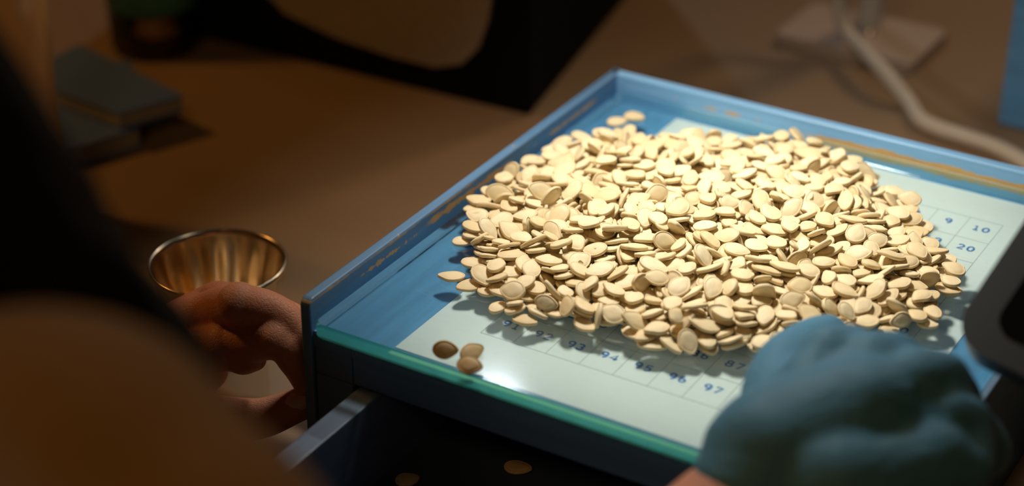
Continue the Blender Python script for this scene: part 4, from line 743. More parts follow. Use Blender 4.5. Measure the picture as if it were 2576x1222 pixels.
(3,244,-1418,128,3,-967,81),(2,492,-1550,144,-293,-937,110),(2,645,-1490,137,168,15,25),(2,899,-1516,131,-253,-102,706),(0,1232,-1479,143,161,88,376),
(2,-183,-1386,149,-78,44,212),(1,31,-1414,118,21,8,322),(0,147,-1377,145,202,-80,-592),(4,288,-1354,150,215,75,495),(4,545,-1402,134,-58,202,617),
(4,626,-1339,141,-119,210,-918),(5,904,-1416,134,938,-305,114),(2,1121,-1403,139,431,895,-104),(3,1387,-1428,122,16,-21,997),(1,-354,-1243,119,-787,-617,0),
(4,-264,-1296,130,-206,3,-247),(0,-162,-1278,145,35,-13,421),(5,79,-1300,129,978,163,-107),(5,183,-1261,147,915,-403,-24),(4,280,-1267,141,127,113,-637),
(2,485,-1248,146,549,836,8),(4,708,-1274,120,-980,-199,-6),(2,1096,-1265,118,997,-68,-15),(5,-328,-1139,148,0,-58,684),(3,-242,-1176,151,-8,-6,546),
(0,22,-1172,130,-165,-92,89),(5,243,-1161,147,826,562,0),(0,374,-1172,147,-6,37,814),(4,528,-1152,140,109,154,-24),(0,640,-1139,150,-758,-652,9),
(2,732,-1141,150,7,4,-569),(5,840,-1180,147,21,10,979),(3,992,-1165,144,-64,-47,551),(3,1129,-1119,119,-796,605,0),(4,1303,-1177,117,39,45,-27),
(3,-333,-1068,120,4,3,441),(4,-252,-1076,151,967,-254,11),(2,-75,-1011,126,150,24,621),(0,8,-1058,129,-324,-21,211),(1,163,-1070,148,327,-945,-3),
(1,274,-1048,146,-945,-305,52),(1,386,-1066,146,7,-4,-519),(1,538,-1053,137,-70,-219,728),(4,617,-1054,115,442,-106,189),(5,749,-1035,131,4,241,970),
(0,896,-1023,130,362,-910,-172),(5,1151,-1005,134,-914,-340,-26),(2,1254,-1053,131,40,-100,993),(3,1411,-1058,118,-571,821,-15),(0,-380,-896,131,75,166,-979),
(1,-248,-922,133,50,-223,888),(1,-107,-898,149,-1,-2,-289),(2,11,-954,120,-188,-979,57),(3,175,-921,121,467,876,9),(0,269,-958,143,-53,-88,-946),
(3,417,-945,140,-769,-629,110),(4,514,-941,148,-28,-25,-403),(4,616,-952,139,885,-373,-62),(5,761,-936,144,-62,39,-854),(1,1060,-961,146,-779,626,31),
(5,1255,-930,146,-42,5,29),(3,1407,-905,137,-183,941,266),(2,-454,-799,146,-685,-712,49),(1,-317,-785,124,155,-986,-35),(4,-192,-821,131,141,975,-169),
(3,-84,-793,149,4,-8,808),(4,43,-787,135,-220,-19,-637),(2,181,-818,116,-748,-632,-145),(5,276,-802,134,-742,657,115),(2,400,-825,148,-6,4,967),
(2,510,-825,145,-102,-16,-544),(1,658,-818,136,-984,12,-177),(0,781,-804,149,-480,859,-179),(4,885,-792,160,901,-394,108),(2,1267,-811,146,-222,975,-5),
(5,1501,-770,121,-2,61,-498),(0,-514,-690,115,-22,252,-892),(1,-315,-687,125,174,-32,-418),(1,-135,-683,146,-8,1000,-17),(1,1,-654,133,-73,-160,949),
(0,135,-701,141,18,69,953),(5,228,-673,146,349,937,-7),(5,524,-697,143,34,71,-882),(1,639,-679,134,-216,-963,-66),(5,762,-668,138,97,270,-958),
(5,1012,-702,134,169,-974,131),(0,1148,-702,134,269,-941,-205),(0,1290,-714,147,104,-995,12),(0,1409,-640,115,-566,-825,0),(1,-351,-560,134,826,531,-180),
(0,-154,-586,132,-239,68,235),(3,-19,-521,146,2,78,-236),(2,108,-585,145,1000,-3,1),(5,400,-595,131,-15,-45,-206),(4,518,-593,131,-219,-17,76),
(2,654,-588,134,57,145,-487),(0,728,-531,132,-988,58,-142),(1,855,-604,137,-182,39,236),(1,982,-555,145,24,-36,-721),(0,1144,-543,129,-394,901,181),
(0,-356,-444,126,-131,-25,-843),(3,-152,-419,146,366,930,-8),(1,4,-429,142,-17,125,-659),(3,78,-478,146,-8,-10,-934),(3,228,-464,135,133,162,969),
(3,368,-450,125,-56,206,-546),(1,536,-469,137,66,-184,533),(2,627,-477,145,-48,0,-920),(5,730,-435,148,-62,42,759),(2,920,-438,144,803,596,-4),
(2,1246,-442,120,-344,-939,-4),(1,-5,-321,130,241,952,-177),(0,90,-309,146,894,-449,0),(0,292,-251,120,3,6,-581),(1,520,-375,142,963,229,-142),
(1,649,-374,133,-217,177,-193),(0,768,-339,130,864,-482,92),(4,870,-318,147,-4,20,87),(4,424,-185,118,-7,0,874),(4,522,-225,118,0,-1,-507),(1,791,-242,119,-989,136,-3),
(2,875,-206,136,-8,124,649),(5,415,-71,115,974,227,-9),(2,618,-55,149,-2,18,915),(1,901,-62,145,865,-500,40),(2,634,20,118,-811,585,0),(2,321,-1636,156,-780,609,-130),
(5,507,-1559,168,860,-474,-131),(2,608,-1528,155,35,-140,982),(0,-384,-1410,115,-453,774,441),(0,-7,-1364,153,-555,-827,87),(0,311,-1396,161,-965,130,192),
(3,595,-1384,171,146,120,-550),(0,678,-1394,151,38,67,-650),(1,852,-1390,149,944,-285,103),(2,-41,-1267,132,-61,-140,316),(3,87,-1248,147,8,138,762),
(1,222,-1300,174,79,13,449),(5,731,-1265,149,6,1,-953),(4,836,-1282,157,-502,865,-18),(2,961,-1270,150,26,-54,-998),(1,-52,-1157,140,-174,-93,440),
(3,90,-1149,175,14,-86,-302),(5,223,-1181,174,-26,6,736),(1,326,-1175,174,114,-109,-839),(0,661,-1137,178,-6,7,553),(5,791,-1186,176,-267,-964,-9),
(4,1086,-1137,149,15,5,-963),(3,1205,-1142,135,-124,31,-956),(0,-154,-1037,147,88,-116,-792),(5,-59,-1010,150,571,-806,-148),(4,97,-1062,151,349,-306,-795),
(0,184,-1062,176,-23,12,-765),(5,354,-1067,174,-984,176,-6),(3,703,-1023,163,582,803,-36),(0,796,-1020,164,9,118,600),(4,1145,-1059,154,-359,-930,-4),
(4,1212,-1013,170,-314,-947,-64),(2,-342,-920,156,92,157,-965),(5,-8,-882,150,0,0,-767),(1,119,-959,144,974,175,103),(5,230,-950,171,995,17,-25),
(0,359,-924,164,14,-196,-878),(3,456,-914,172,-96,-60,704),(5,625,-908,147,-220,-172,-922),(3,817,-900,174,599,-642,-382),(3,-410,-817,160,-985,76,143),
(4,-271,-823,158,473,878,25),(1,110,-854,144,766,-609,-144),(3,196,-871,147,-307,942,-135),(2,314,-838,160,167,47,-867),(2,459,-803,172,13,106,938),
(0,600,-806,151,82,-85,-573),(2,745,-776,161,227,957,-116),(2,849,-764,176,415,891,-146),(4,1097,-809,170,-89,-1,990),(4,1331,-836,178,-776,-626,-62),
(4,-290,-604,163,-984,41,110),(3,-154,-681,175,-7,-21,-567),(1,-28,-690,148,-501,848,59),(5,231,-646,173,-2,-5,-693),(5,326,-664,156,732,-664,44),
(5,437,-673,161,34,1,619),(3,578,-707,170,45,-988,-139),(1,735,-696,148,-867,405,34),(1,944,-668,156,975,-140,105),(1,1412,-681,144,-1000,-13,0),
(1,-135,-520,146,-11,8,-184),(2,315,-526,137,-159,33,-694),(4,599,-593,167,-24,-201,934),(4,692,-606,156,615,-781,-103),(4,828,-557,160,-75,49,510),
(1,967,-552,173,-43,5,995),(3,1057,-601,133,116,-211,-767),(4,87,-400,161,954,-169,-7),(4,239,-430,154,111,177,945),(2,375,-434,155,802,-557,-205),
(2,482,-464,156,121,154,-981),(3,700,-416,172,7,-75,-983),(0,829,-444,149,-28,35,600),(3,365,-260,130,-157,174,-661),(4,420,-353,135,-149,960,-218),
(4,582,-299,147,-9,-10,32),(4,703,-321,144,841,-451,297),(5,391,-155,146,934,-357,12),(5,726,-146,144,-13,9,986),(5,18,-1556,150,38,-121,-900),
(3,234,-1581,179,888,-458,27),(3,623,-1615,157,56,194,927),(1,20,-1475,136,-942,56,11),(5,283,-1484,175,960,274,-20),(1,93,-1363,180,-83,-133,-570),
(5,744,-1323,170,75,-134,949),(2,892,-1346,169,32,-166,-972),(4,1018,-1332,174,-152,-983,-76),(4,-272,-1236,179,-638,766,49),(2,20,-1218,171,-64,79,995),
(4,635,-1240,167,-356,-887,130),(1,902,-1203,170,118,148,328),(1,1144,-1221,142,-362,-931,47),(1,-416,-1107,151,-48,-116,-837),(5,259,-1085,195,156,174,-438),
(0,524,-1074,182,-996,74,50),(2,842,-1109,183,-54,142,-481),(0,-242,-984,152,-901,429,9),(3,17,-978,160,445,-865,-134),(1,270,-1003,193,-13,223,-791),
(3,422,-1009,178,-33,17,-382),(4,522,-986,182,-2,18,-990),(2,781,-989,196,76,55,885),(2,1130,-996,196,31,98,-662),(3,-83,-864,178,-8,-2,-360),
(1,153,-861,175,315,-945,87),(0,269,-890,184,-10,141,873),(1,539,-871,180,461,-858,-168),(4,891,-874,183,-15,184,-982),(1,-159,-749,196,-944,128,-186),
(4,61,-734,161,51,-101,-612),(2,157,-743,172,36,90,-715),(1,382,-733,189,28,18,234),(4,522,-771,178,917,-289,-109),(0,662,-725,179,-975,-61,154),
(2,772,-747,186,-247,951,-175),(3,-79,-616,157,489,-849,97),(1,222,-666,202,-203,979,-5),(3,520,-644,177,11,-59,-858),(1,745,-595,186,829,-545,-69),
(3,900,-588,172,-71,-909,227),(5,1166,-627,150,837,450,-227),(3,412,-527,163,854,509,89),(3,517,-500,182,-86,-176,961),(3,753,-489,184,-379,-910,33),
(4,395,-412,181,-84,-973,-51),(3,784,-350,164,607,781,-101),(2,494,-225,147,0,0,-566),(1,800,11,147,129,-140,759),(4,415,-1460,176,428,-884,127),
(2,797,-1332,193,749,-650,-130),(3,-34,-1165,181,990,7,82),(3,678,-1225,204,181,-27,-839),(2,1112,-1260,175,-28,-23,-962),(1,435,-968,207,614,789,-13),
(4,576,-863,198,225,-38,961),(5,68,-714,192,36,993,-18),(1,781,-598,209,73,-990,38),(4,526,-364,171,81,116,782),(5,-321,-912,190,-617,-766,-171),
(4,414,-686,220,9,32,-473),]
def place(r):
    k = r[0]; c = Vector(r[1:4]) / 1e4; q = [a / 1000 for a in r[4:7]]
    w_ = math.sqrt(max(0, 1 - sum(a * a for a in q))); q = Quaternion((w_, *q))
    if random.random() < .16 and c.z > .0125:                       # some seeds lean on their neighbours more steeply
        a = random.uniform(0, 2 * PI); q = Quaternion((math.cos(a), math.sin(a), 0), math.radians(random.uniform(22, 62))) @ q; c.z += .0012
    return k, c, q, random.uniform(.86, 1.08)
NI = 300
for i, r in enumerate(SEEDS[:NI]):
    k, c, q, sz = place(r)
    o = bpy.data.objects.new('pumpkin_seed', fine[k, i % 3]); COL.objects.link(o)
    o.location = c; o.rotation_mode = 'QUATERNION'; o.rotation_quaternion = q; o.scale = (sz, sz, sz)
    rg = 0 if c.x < -.01 else 1 if c.x > .145 else 2 if c.y < -.165 else 3 if c.y > -.06 else 4
    tag(o, ('cream pumpkin seed at the left end of the heap, beside the bare blue board', 'cream pumpkin seed at the right end of the heap, toward the printed 10 and 20',
            'cream pumpkin seed on the front fringe of the heap, above the printed nineties', 'cream pumpkin seed on the far slope of the heap, toward the back rim',
            'cream pumpkin seed on top of the middle of the heap')[rg], 'seed',
        ('seeds at the left end of the heap', 'seeds at the right end of the heap', 'seeds on the front fringe of the heap', 'seeds on the far slope of the heap', 'seeds on the middle of the heap')[rg])
VS, FS, RM = [], [], []
for i, r in enumerate(SEEDS[NI:]):
    k, c, q, sz = place(r); _, vs, fs, rim = low[k, i % 3]; b = len(VS); R3 = q.to_matrix()
    VS.extend([tuple(R3 @ (Vector(v) * sz) + c) for v in vs]); FS.extend([tuple(a + b for a in f) for f in fs]); RM.extend(rim)
me = bpy.data.meshes.new('seed_heap'); me.from_pydata(VS, [], FS); a = me.attributes.new('rim', 'FLOAT', 'POINT'); a.data.foreach_set('value', RM)
me.polygons.foreach_set('use_smooth', [True] * len(FS))
o = link('seed_heap', me, M['seed'], loc=Vector((.06, -.1, GT))); o['kind'] = 'stuff'; tag(o, 'rest of the heap of cream pumpkin seeds piled on the glass', 'seeds')
def single(k, loc, rot, label, m_=None, group=None):
    me = fine[k, 0] if m_ is None else fine[k, 0].copy()
    if m_ is not None: me.materials.clear(); me.materials.append(m_)
    o = bpy.data.objects.new('pumpkin_seed', me); COL.objects.link(o); o.location = loc; o.rotation_euler = [math.radians(a) for a in rot]
    return tag(o, label, 'seed', group)
Z1 = GT + .0016
single(0, (-.0300, -.2013, Z1), (3, 2, 200), 'lone pumpkin seed on the bare blue glass, leftmost of the heap')
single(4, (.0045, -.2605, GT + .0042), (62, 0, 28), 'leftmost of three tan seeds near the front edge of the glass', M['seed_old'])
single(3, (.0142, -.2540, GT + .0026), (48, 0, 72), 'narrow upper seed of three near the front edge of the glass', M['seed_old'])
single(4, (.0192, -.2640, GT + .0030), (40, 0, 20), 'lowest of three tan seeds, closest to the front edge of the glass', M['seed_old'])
single(1, (-.0437, -.0118, Z1), (0, 0, 60), 'left seed of two alone in the back corner of the box')
single(4, (-.0388, -.0012, Z1), (4, 0, 10), 'right seed of two alone in the back corner of the box')
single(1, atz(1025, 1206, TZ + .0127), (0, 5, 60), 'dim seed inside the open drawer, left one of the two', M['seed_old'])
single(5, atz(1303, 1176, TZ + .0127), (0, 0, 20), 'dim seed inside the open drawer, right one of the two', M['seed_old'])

# ------------------------------------------------------------------ steel cup
cc = Vector((-.1780, -.1950, TZ))
cp = thing('steel_cup', 'fluted steel cup standing behind the bare hand', 'cup', cc)
fl = lambda a, z: .0007 * math.sin(14 * a) * min(1, max(0, (z - .004) / .015)) * min(1, max(0, (.047 - z) / .008))
HC, RC = .050, .0352
pr = [(.020, 0), (.0215, .0015), (.0245, .010), (.0285, .024), (.0325, .038), (RC - .0006, HC - .0035), (RC + .0006, HC - .002), (RC + .0008, HC), (RC, HC + .0007), (RC - .0010, HC), (RC - .0014, HC - .003), (.0317, .038), (.0277, .024), (.0237, .010), (.020, .0035), (.00001, .003)]
bm = bmesh.new(); lathe(bm, [p for p in pr], cc, 192, fl); obj('cup_body', bm, M['steel'], cp, smooth=True)

# ------------------------------------------------------------------ desk lamp
lp = thing('desk_lamp', 'white desk lamp on a flat rectangular base behind the box', 'lamp', (-.045, .355, TZ))
bm = bmesh.new(); prism(bm, rrect(-.095, .322, .008, .392, .006), TZ, TZ + .009, .0015); obj('base', bm, M['baseplate'], lp)
bm = bmesh.new(); tube(bm, [(-.044, .372, TZ + .010), (-.044, .372, .15), (-.044, .372, .42)], [.0085, .0085, .0085], 24); obj('pole', bm, M['lampwhite'], lp, smooth=True)
bm = bmesh.new(); tube(bm, [(-.044, .372, .42), (-.03, .28, .46), (.02, .02, .44), tuple(LAMP + Vector((0, 0, .05)))], [.0075] * 4, 20); obj('arm', bm, M['lampwhite'], lp, smooth=True)
bm = bmesh.new(); lathe(bm, [(.052, .004), (.050, .022), (.030, .045), (.010, .055), (.00001, .056)], LAMP, 48); lathe(bm, [(.051, .004), (.0535, .004)], LAMP, 48); obj('lamp_shade', bm, M['lampwhite'], lp, smooth=True)
bm = bmesh.new(); lathe(bm, [(.0495, .006), (.00001, .006)], LAMP, 48); obj('diffuser', bm, M['emit'], lp)
bm = bmesh.new(); tube(bm, [(-.0375, .357, TZ + .0095), (-.0375, .357, TZ + .0115)], [.003, .002], 12); 
obj('screw', bm, M['steel'], lp, smooth=True)
cpts = [Vector((-.044, .3535, .34)), Vector((-.052, .3515, .20)), at(2085, -420, 1.36), at(2100, -150, 1.36), at(2108, 0, 1.36), at(2130, 80, 1.355), atz(2185, 140, -.0600)]
zc = TZ + .0058
cpts += [atz(2237, 195, TZ + .0155), atz(2285, 255, zc), atz(2315, 300, zc), atz(2365, 325, zc), atz(2440, 348, zc), atz(2510, 372, zc), atz(2590, 415, zc), atz(2760, 520, zc)]
bm = bmesh.new(); tube(bm, cpts, [.0052] * len(cpts), 16)
c_ = obj('power_cord', bm, M['cordwhite'], None, loc=Vector(cpts[9]), smooth=True); tag(c_, 'thick cream cable curving over the lamp base and along the table', 'cable')
bm = bmesh.new(); box(bm, (.083, .278, TZ), (.33, .45, .22), .003, 3); bb = thing('blue_crate', 'tall plain blue box standing behind the tray at the right edge', 'box', (.21, .36, TZ)); obj('body', bm, M['bluebox'], bb)
bm = bmesh.new(); box(bm, (.081, .276, .2205), (.332, .452, .232), .003, 3); obj('lid', bm, M['bluebox'], bb)

# ------------------------------------------------------------------ black case with beige mesh front
sp = thing('speaker_case', 'large black case with a rounded beige mesh front at the far side of the table', 'speaker', (-.33, .25, TZ))
bm = bmesh.new()
o4 = [(-.52, .118), (-.182, .130), (-.235, .40), (-.56, .40)]
prism(bm, o4, TZ, .22, .004); obj('case_body', bm, M['cloth_black'], sp)
bm = bmesh.new()
pts = []
for (x, z) in ((-.425, .20), (-.43, .03), (-.405, -.018), (-.372, -.044), (-.33, -.0535), (-.285, -.0580), (-.252, -.0585), (-.232, -.052), (-.219, -.038), (-.212, -.018), (-.207, .01), (-.200, .06), (-.195, .20)): pts.append((x, z))
yy = lambda x: .118 + (x + .52) * .0355
fr_ = [bm.verts.new((x, yy(x) - .0035, z)) for x, z in pts]; bk_ = [bm.verts.new((x, yy(x) - .0002, z)) for x, z in pts]
bm.faces.new(fr_); bm.faces.new(bk_[::-1])
for i in range(len(pts)):
    j = (i + 1) % len(pts); bm.faces.new((fr_[i], bk_[i], bk_[j], fr_[j]))
bmesh.ops.recalc_face_normals(bm, faces=bm.faces)
obj('mesh_panel', bm, M['mesh'], sp)

# ------------------------------------------------------------------ jar, notebooks, bottle
jc = Vector((-.467, .094, TZ))
jr = thing('glass_jar', 'clear glass jar with a teal band standing beside grey notebooks', 'jar', jc)
bm = bmesh.new(); lathe(bm, [(.028, 0), (.031, .003), (.0315, .02), (.0315, .11), (.0315, .12), (.029, .12), (.0288, .02), (.027, .008), (.00001, .007)], jc, 64); obj('jar_body', bm, M['jarglass'], jr, smooth=True)
bm = bmesh.new(); lathe(bm, [(.0319, .034), (.0319, .095)], jc, 48); obj('band', bm, M['teal'], jr, smooth=True)
bm = bmesh.new(); lathe(bm, [(.026, .0085), (.0275, .016), (.0275, .030), (.00001, .030)], jc, 48); obj('warm_highlight', bm, mat('amber_jar_highlight', (.8, .48, .24), .3), jr, smooth=True)  # amber solid stands in for warm highlights in the clear jar base
def book(name, corners, z0, z1, label, cov):
    cs = [Vector((*c, 0)) for c in corners]; ctr = sum(cs, Vector()) / 4
    t_ = thing(name, label, 'notebook', (ctr.x, ctr.y, z0), 'grey notebooks stacked at the left')
    for nm, a, b in (('cover', z0, z0 + .0012), ('cover', z1 - .0012, z1)):
        bm = bmesh.new(); prism(bm, [(c.x, c.y) for c in cs], a, b, .0003); obj(nm, bm, M['greycloth'], t_)
    bm = bmesh.new(); prism(bm, [tuple((ctr + (c - ctr) * .975)[:2]) for c in cs], z0 + .0012, z1 - .0012); obj('pages', bm, M['notepaper'], t_)
g = lambda u, v, z: tuple(atz(u, v, z)[:2])
book('notebook', [g(352, 322, -.066), g(60, 410, -.066), g(-20, 200, -.066), g(330, 150, -.066)], TZ, -.066, 'lower grey notebook, front one of the stack by the jar', 0)
book('notebook', [g(462, 240, -.054), g(300, 285, -.054), g(40, 190, -.054), g(200, 110, -.054)], -.0655, -.054, 'upper grey notebook, turned so its corner points to the box', 0)
bc = Vector((-.325, -.020, TZ)) 
bc = atz(88, 560, TZ)
bt = thing('bottle', 'amber bottle catching warm light at the far left, beside the grey notebooks', 'bottle', (bc.x, bc.y, TZ))
rB = .021
bm = bmesh.new(); lathe(bm, [(rB * .9, 0), (rB, .003), (rB, .085), (rB * 1.08, .125), (rB * 1.02, .150), (rB * .6, .175), (.010, .19), (.010, .225), (.00001, .225)], bc, 48); obj('bottle_body', bm, M['amber'], bt, smooth=True)
bm = bmesh.new(); lathe(bm, [(.0118, .205), (.0118, .228), (.00001, .229)], bc, 32); obj('cap', bm, M['black'], bt, smooth=True)

# ------------------------------------------------------------------ hand-held device at the right edge
ph = thing('handheld_device', 'black rounded device with a charcoal rim at the right edge', 'device', tuple(at(2620, 700, .79)))
p0 = at(2378, 850, .775); ux = (at(2640, 975, .750) - p0).normalized(); uz = (at(2570, 455, .80) - p0); uz = (uz - ux * uz.dot(ux)).normalized(); un = ux.cross(uz)
if un.dot(CAM - p0) < 0: un = -un
def plate(name, x0, z0, x1, z1, r, d0, d1, m_, bev=.001):
    bm = bmesh.new(); prism(bm, rrect(x0, z0, x1, z1, r, 10), d0, d1, bev)
    for v in bm.verts: v.co = p0 + ux * v.co.x + uz * v.co.y + un * v.co.z
    bmesh.ops.recalc_face_normals(bm, faces=bm.faces)
    return obj(name, bm, m_, ph)
plate('case', 0, 0, .14, .115, .017, -.012, 0, M['casegrey'], .003)
plate('screen', .0135, .0115, .128, .103, .009, .0001, .0008, M['screen'], .0003)
bm = bmesh.new(); q0 = p0 + ux * .10 + uz * .03 - un * .012
tube(bm, [q0, q0 - un * .03 + Vector((.03, .0, -.02)), Vector((.36, -.12, -.02)), Vector((.38, -.12, TZ + .006))], [.006] * 4, 14); lathe(bm, [(.05, 0), (.05, .004), (.045, .006), (.00001, .006)], (.38, -.12, TZ), 40)
obj('stand', bm, M['black'], ph, smooth=True)

# ------------------------------------------------------------------ the person
pe = thing('person', 'person in brown top with black hair, bare hand on the box, other hand gloved', 'person', (-.02, -.80, -ZO))
b = bmesh.new()
V = Vector
# left hand (bare)
W_ = V((-.182, -.312, -.050))
mi, mm, mr, mp = V((-.137, -.2625, -.033)), V((-.143, -.256, -.0225)), V((-.150, -.245, -.026)), V((-.152, -.235, -.038))
mi = atx(518, 884, -.126)
tube(b, [W_, mi, atx(692, 853, -.0900), atx(743, 905, -.0818), atx(773, 962, -.0798)], [.016, .0118, .0098, .0084, .0070], 20)
tube(b, [W_, mm, atx(606, 768, -.109), atx(705, 790, -.0905), atx(758, 845, -.0797)], [.016, .0115, .0098, .0082, .0070], 20)
tube(b, [W_, mr, V((-.131, -.2425, -.0145)), V((-.098, -.236, -.018)), V((-.0795, -.236, -.030))], [.016, .0112, .0090, .0078, .0066], 20)
tube(b, [W_, mp, V((-.128, -.224, -.032)), V((-.100, -.218, -.038)), V((-.080, -.222, -.046))], [.015, .0105, .0080, .0068, .0058], 20)
tube(b, [W_ + V((.006, .004, -.008)), V((-.142, -.286, -.064)), V((-.122, -.271, -.0635)), atx(655, 1052, -.1005), atx(758, 1015, -.0830)], [.016, .0150, .0115, .0100, .0082], 20)
tube(b, [W_, V((-.160, -.282, -.048)), V((-.140, -.266, -.050))], [.020, .021, .014], 20)
# fleshy pads under the index and middle finger
ball(b, atx(612, 888, -.108), .0105); ball(b, atx(515, 928, -.128), .0115); ball(b, atx(562, 872, -.117), .0120)
ball(b, atx(690, 848, -.0900), .0105); ball(b, atx(600, 762, -.109), .0103); ball(b, atx(640, 903, -.104), .006)
tube(b, [W_ + V((.004, .004, 0)), W_, V((-.215, -.37, -.040)), V((-.285, -.50, .015))], [.02, .0235, .028, .038], 24)
hand = melt(b, .0012, 4)
# right hand inside the glove, forearm
b2 = bmesh.new()
RW_ = at(1800, 1340, .745)
E2 = V((.215, -.560, .055)); E1 = V((-.285, -.50, .015))
SR, SL = V((.140, -.665, .160)), V((-.19, -.64, .17))
tube(b2, [RW_ + (at(2080, 1050, .77) - RW_) * .5, RW_, RW_.lerp(E2, .35), E2], [.02, .0255, .034, .043], 24)
tube(b2, [E2, E2.lerp(SR, .5), SR], [.042, .048, .055], 24)
tube(b2, [V((-.215, -.37, -.038)), E1, E1.lerp(SL, .5), SL], [.028, .040, .046, .055], 24)
tube(b2, [V((-.02, -.86, -.30)), V((-.02, -.83, -.12)), V((-.02, -.74, .08)), V((-.03, -.68, .20))], [.14, .125, .13, .10], 32)
tube(b2, [SL, V((-.03, -.66, .22)), SR], [.055, .075, .055], 24)
HD = at(-770, 120, .56)
tube(b2, [V((-.03, -.67, .22)), V((-.035, -.62, .30)).lerp(HD, .3)], [.06, .05], 24)
ball(b2, HD, .082, (.88, 1.05, 1.18)); ball(b2, HD + V((0, .045, -.05)), .05, (.85, 1, .9))
tube(b2, [HD + V((0, .083, -.005)), HD + V((0, .100, -.03))], [.008, .013], 12)   # nose
for s in (-1, 1):
    ball(b2, HD + V((s * .074, -.01, -.01)), .02, (.35, .8, 1.3))                 # ears
    ball(b2, HD + V((s * .032, .078, .008)), .017, (1.2, .5, .7))                 # brow and eye area
ball(b2, HD + V((0, .088, -.055)), .014, (1.5, .6, .6))                           # lips
for s in (-1, 1):                                                                 # seated legs
    tube(b2, [V((-.02 + s * .09, -.86, -.32)), V((-.02 + s * .13, -.46, -.30)), V((-.02 + s * .13, -.43, -.72)), V((-.02 + s * .13, -.34, -.79))], [.09, .06, .045, .035], 20)
bod = melt(b2, .006, 5)
bm = bmesh.new(); bm.from_mesh(bod); bm.from_mesh(hand); bpy.data.meshes.remove(bod); bpy.data.meshes.remove(hand)
for f in bm.faces: f.smooth = True
obj('body', bm, M['skin'], pe)
# thumbnail
tipc = atx(758, 1015, -.0830); nc = atx(752, 1008, -.0815) 
bm = bmesh.new()
nd = (atx(775, 1010, -.081) - atx(655, 1052, -.1005)).normalized(); nn = ((CAM - nc).normalized() * .75 + V((.1, .0, .65))).normalized(); nn = (nn - nd * nn.dot(nd)).normalized(); ns = nd.cross(nn)
gr = []
for i in range(9):
    row = []
    for j in range(9):
        a = (i / 8 - .5) * 2; s = (j / 8 - .5) * 2
        wdt = .0056 * math.sqrt(max(.02, 1 - max(0, abs(a) - .35) ** 2 / .5))
        row.append(bm.verts.new(tipc + nd * (a * .0062 + .001) + ns * (s * wdt) + nn * (.0086 - .0030 * s * s)))
    gr.append(row)
for i in range(8):
    for j in range(8): bm.faces.new((gr[i][j], gr[i + 1][j], gr[i + 1][j + 1], gr[i][j + 1]))
bmesh.ops.recalc_face_normals(bm, faces=bm.faces)
o = obj('thumbnail', bm, M['nail'], pe, smooth=True)
so = o.modifiers.new('s', 'SOLIDIFY'); so.thickness = .0005
# glove
b = bmesh.new()
K = [at(2090, 915, .770), at(2200, 930, .762), at(2310, 965, .752), at(2370, 1060, .745)]
kr = [.0140, .0140, .0135, .0125]
C0 = at(1970, 1150, .752)
for i, kn in enumerate(K):
    fwd = V((.45, .80, 0)).normalized()
    side = V((.857, .515, 0))
    p1 = kn + V((.003 + .001 * i, .022, -.008 - .003 * i)); p2 = p1 + V((.004, .010, -.022)); 
    p2.z = max(p2.z, GT + .012); p3 = p2 + V((-.010, -.004, -.009)); p3.z = GT + .0095
    tube(b, [C0, kn, p1, p2, p3], [.022, kr[i], .0115, .0105, .0088], 20)
    ball(b, kn, kr[i] * 1.12)
CE = C0.lerp(RW_, .36)
tube(b, [CE, C0, at(2170, 1060, .750)], [.027, .029, .026], 28)
tube(b, [at(2080, 1215, .745), at(2140, 1230, .735), at(2330, 1170, .738)], [.027, .026, .020], 28)
tube(b, [C0, at(1960, 960, .790), at(2030, 880, .812), at(2080, 850, .835)], [.020, .0140, .0120, .0105], 20)   # thumb
tube(b, [at(2230, 1200, .735), at(2390, 1130, .75), at(2420, 1180, .735)], [.022, .018, .012], 20)
cufd = (RW_ - C0).normalized()

gm = melt(b, .0022, 6)
puff(gm, lambda c: noise.noise(c * 34) * .0014 + noise.noise(c * 80 + V((3, 1, 7))) * .0004)
o = link('glove', gm, M['glove'], pe); o['label'] = 'blue nitrile glove on the right hand'
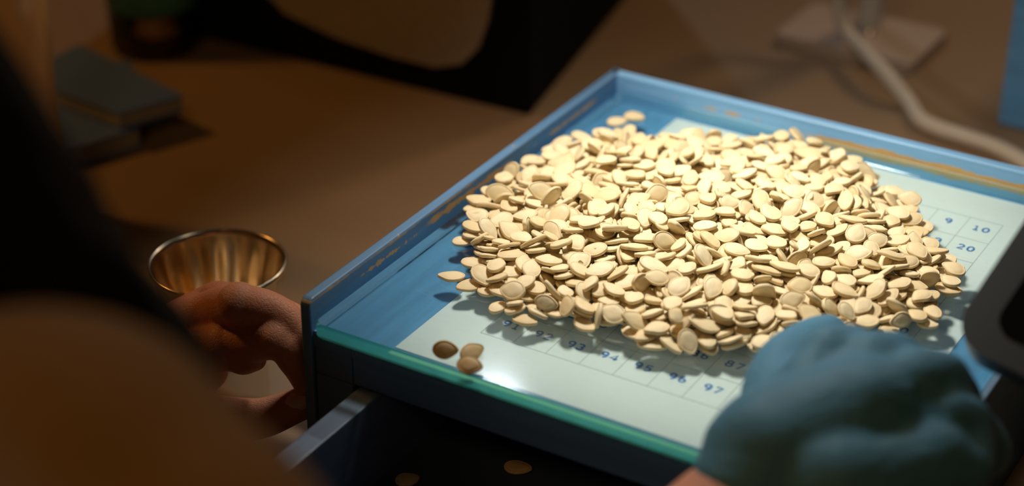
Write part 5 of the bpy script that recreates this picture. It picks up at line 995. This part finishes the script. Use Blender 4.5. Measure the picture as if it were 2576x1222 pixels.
# brown top
b = bmesh.new()
tube(b, [V((-.02, -.86, -.34)), V((-.02, -.83, -.12)), V((-.02, -.74, .08)), V((-.03, -.69, .19))], [.160, .145, .15, .122], 32)
tube(b, [SL, V((-.03, -.672, .215)), SR], [.067, .092, .067], 24)
tube(b, [SR, E2.lerp(SR, .5), E2, RW_.lerp(E2, .75)], [.066, .058, .052, .050], 24)
tube(b, [SL, E1.lerp(SL, .5), E1, V((-.225, -.375, -.030))], [.063, .054, .050, .038], 24)
ball(b, at(110, 1340, .47), .055); ball(b, at(60, 1200, .50), .040); ball(b, at(440, 1480, .46), .043)
jm = melt(b, .006, 6)
puff(jm, lambda c: noise.noise(c * 14) * .005)
o = link('brown_top', jm, M['cloth_brown'], pe); o['label'] = 'ochre brown long sleeved top'
b = bmesh.new()
for s in (-1, 1):
    tube(b, [V((-.02 + s * .09, -.86, -.32)), V((-.02 + s * .13, -.46, -.30)), V((-.02 + s * .13, -.43, -.70))], [.10, .072, .06], 20)
link('trousers', melt(b, .008, 4), M['cloth_black'], pe)
# hair
b = bmesh.new()
ball(b, HD + V((0, -.022, .018)), .092, (.92, 1.0, 1.12))
tube(b, [at(-600, 0, .53), at(-380, 250, .52), at(-80, 540, .53), at(130, 780, .53), at(390, 930, .55)], [.05, .046, .034, .030, .018], 20)
tube(b, [at(-600, 200, .53), at(-350, 500, .52), at(-100, 800, .53), at(60, 1000, .545)], [.05, .046, .036, .020], 20)
tube(b, [at(-900, 100, .56), at(-1000, 500, .56), at(-900, 900, .56)], [.05, .045, .03], 20)
hm = melt(b, .004, 5)
puff(hm, lambda c: noise.noise(V((c.x * 60, c.y * 60, c.z * 8))) * .004)
o = link('hair', hm, M['hair'], pe); o['label'] = 'long black hair falling forward'

st = thing('stool', 'plain dark stool under the seated person', 'stool', (-.02, -.86, -ZO))
bm = bmesh.new(); lathe(bm, [(.17, 0), (.17, .03), (.16, .035), (.00001, .035)], (-.02, -.86, -.56), 40); obj('seat', bm, M['black'], st)
for k in range(4):
    a = PI / 4 + k * PI / 2; bm = bmesh.new(); tube(bm, [V((-.02 + .13 * math.cos(a), -.86 + .13 * math.sin(a), -.56)), V((-.02 + .17 * math.cos(a), -.86 + .17 * math.sin(a), -ZO + .013))], [.012, .012], 12); obj('leg', bm, M['black'], st)

# raise the whole scene so that the floor is at z = 0 (camera and lights were placed with ZO already)
for o in COL.objects:
    if o.parent is None and o.type not in ('CAMERA', 'LIGHT'): o.location.z += ZO
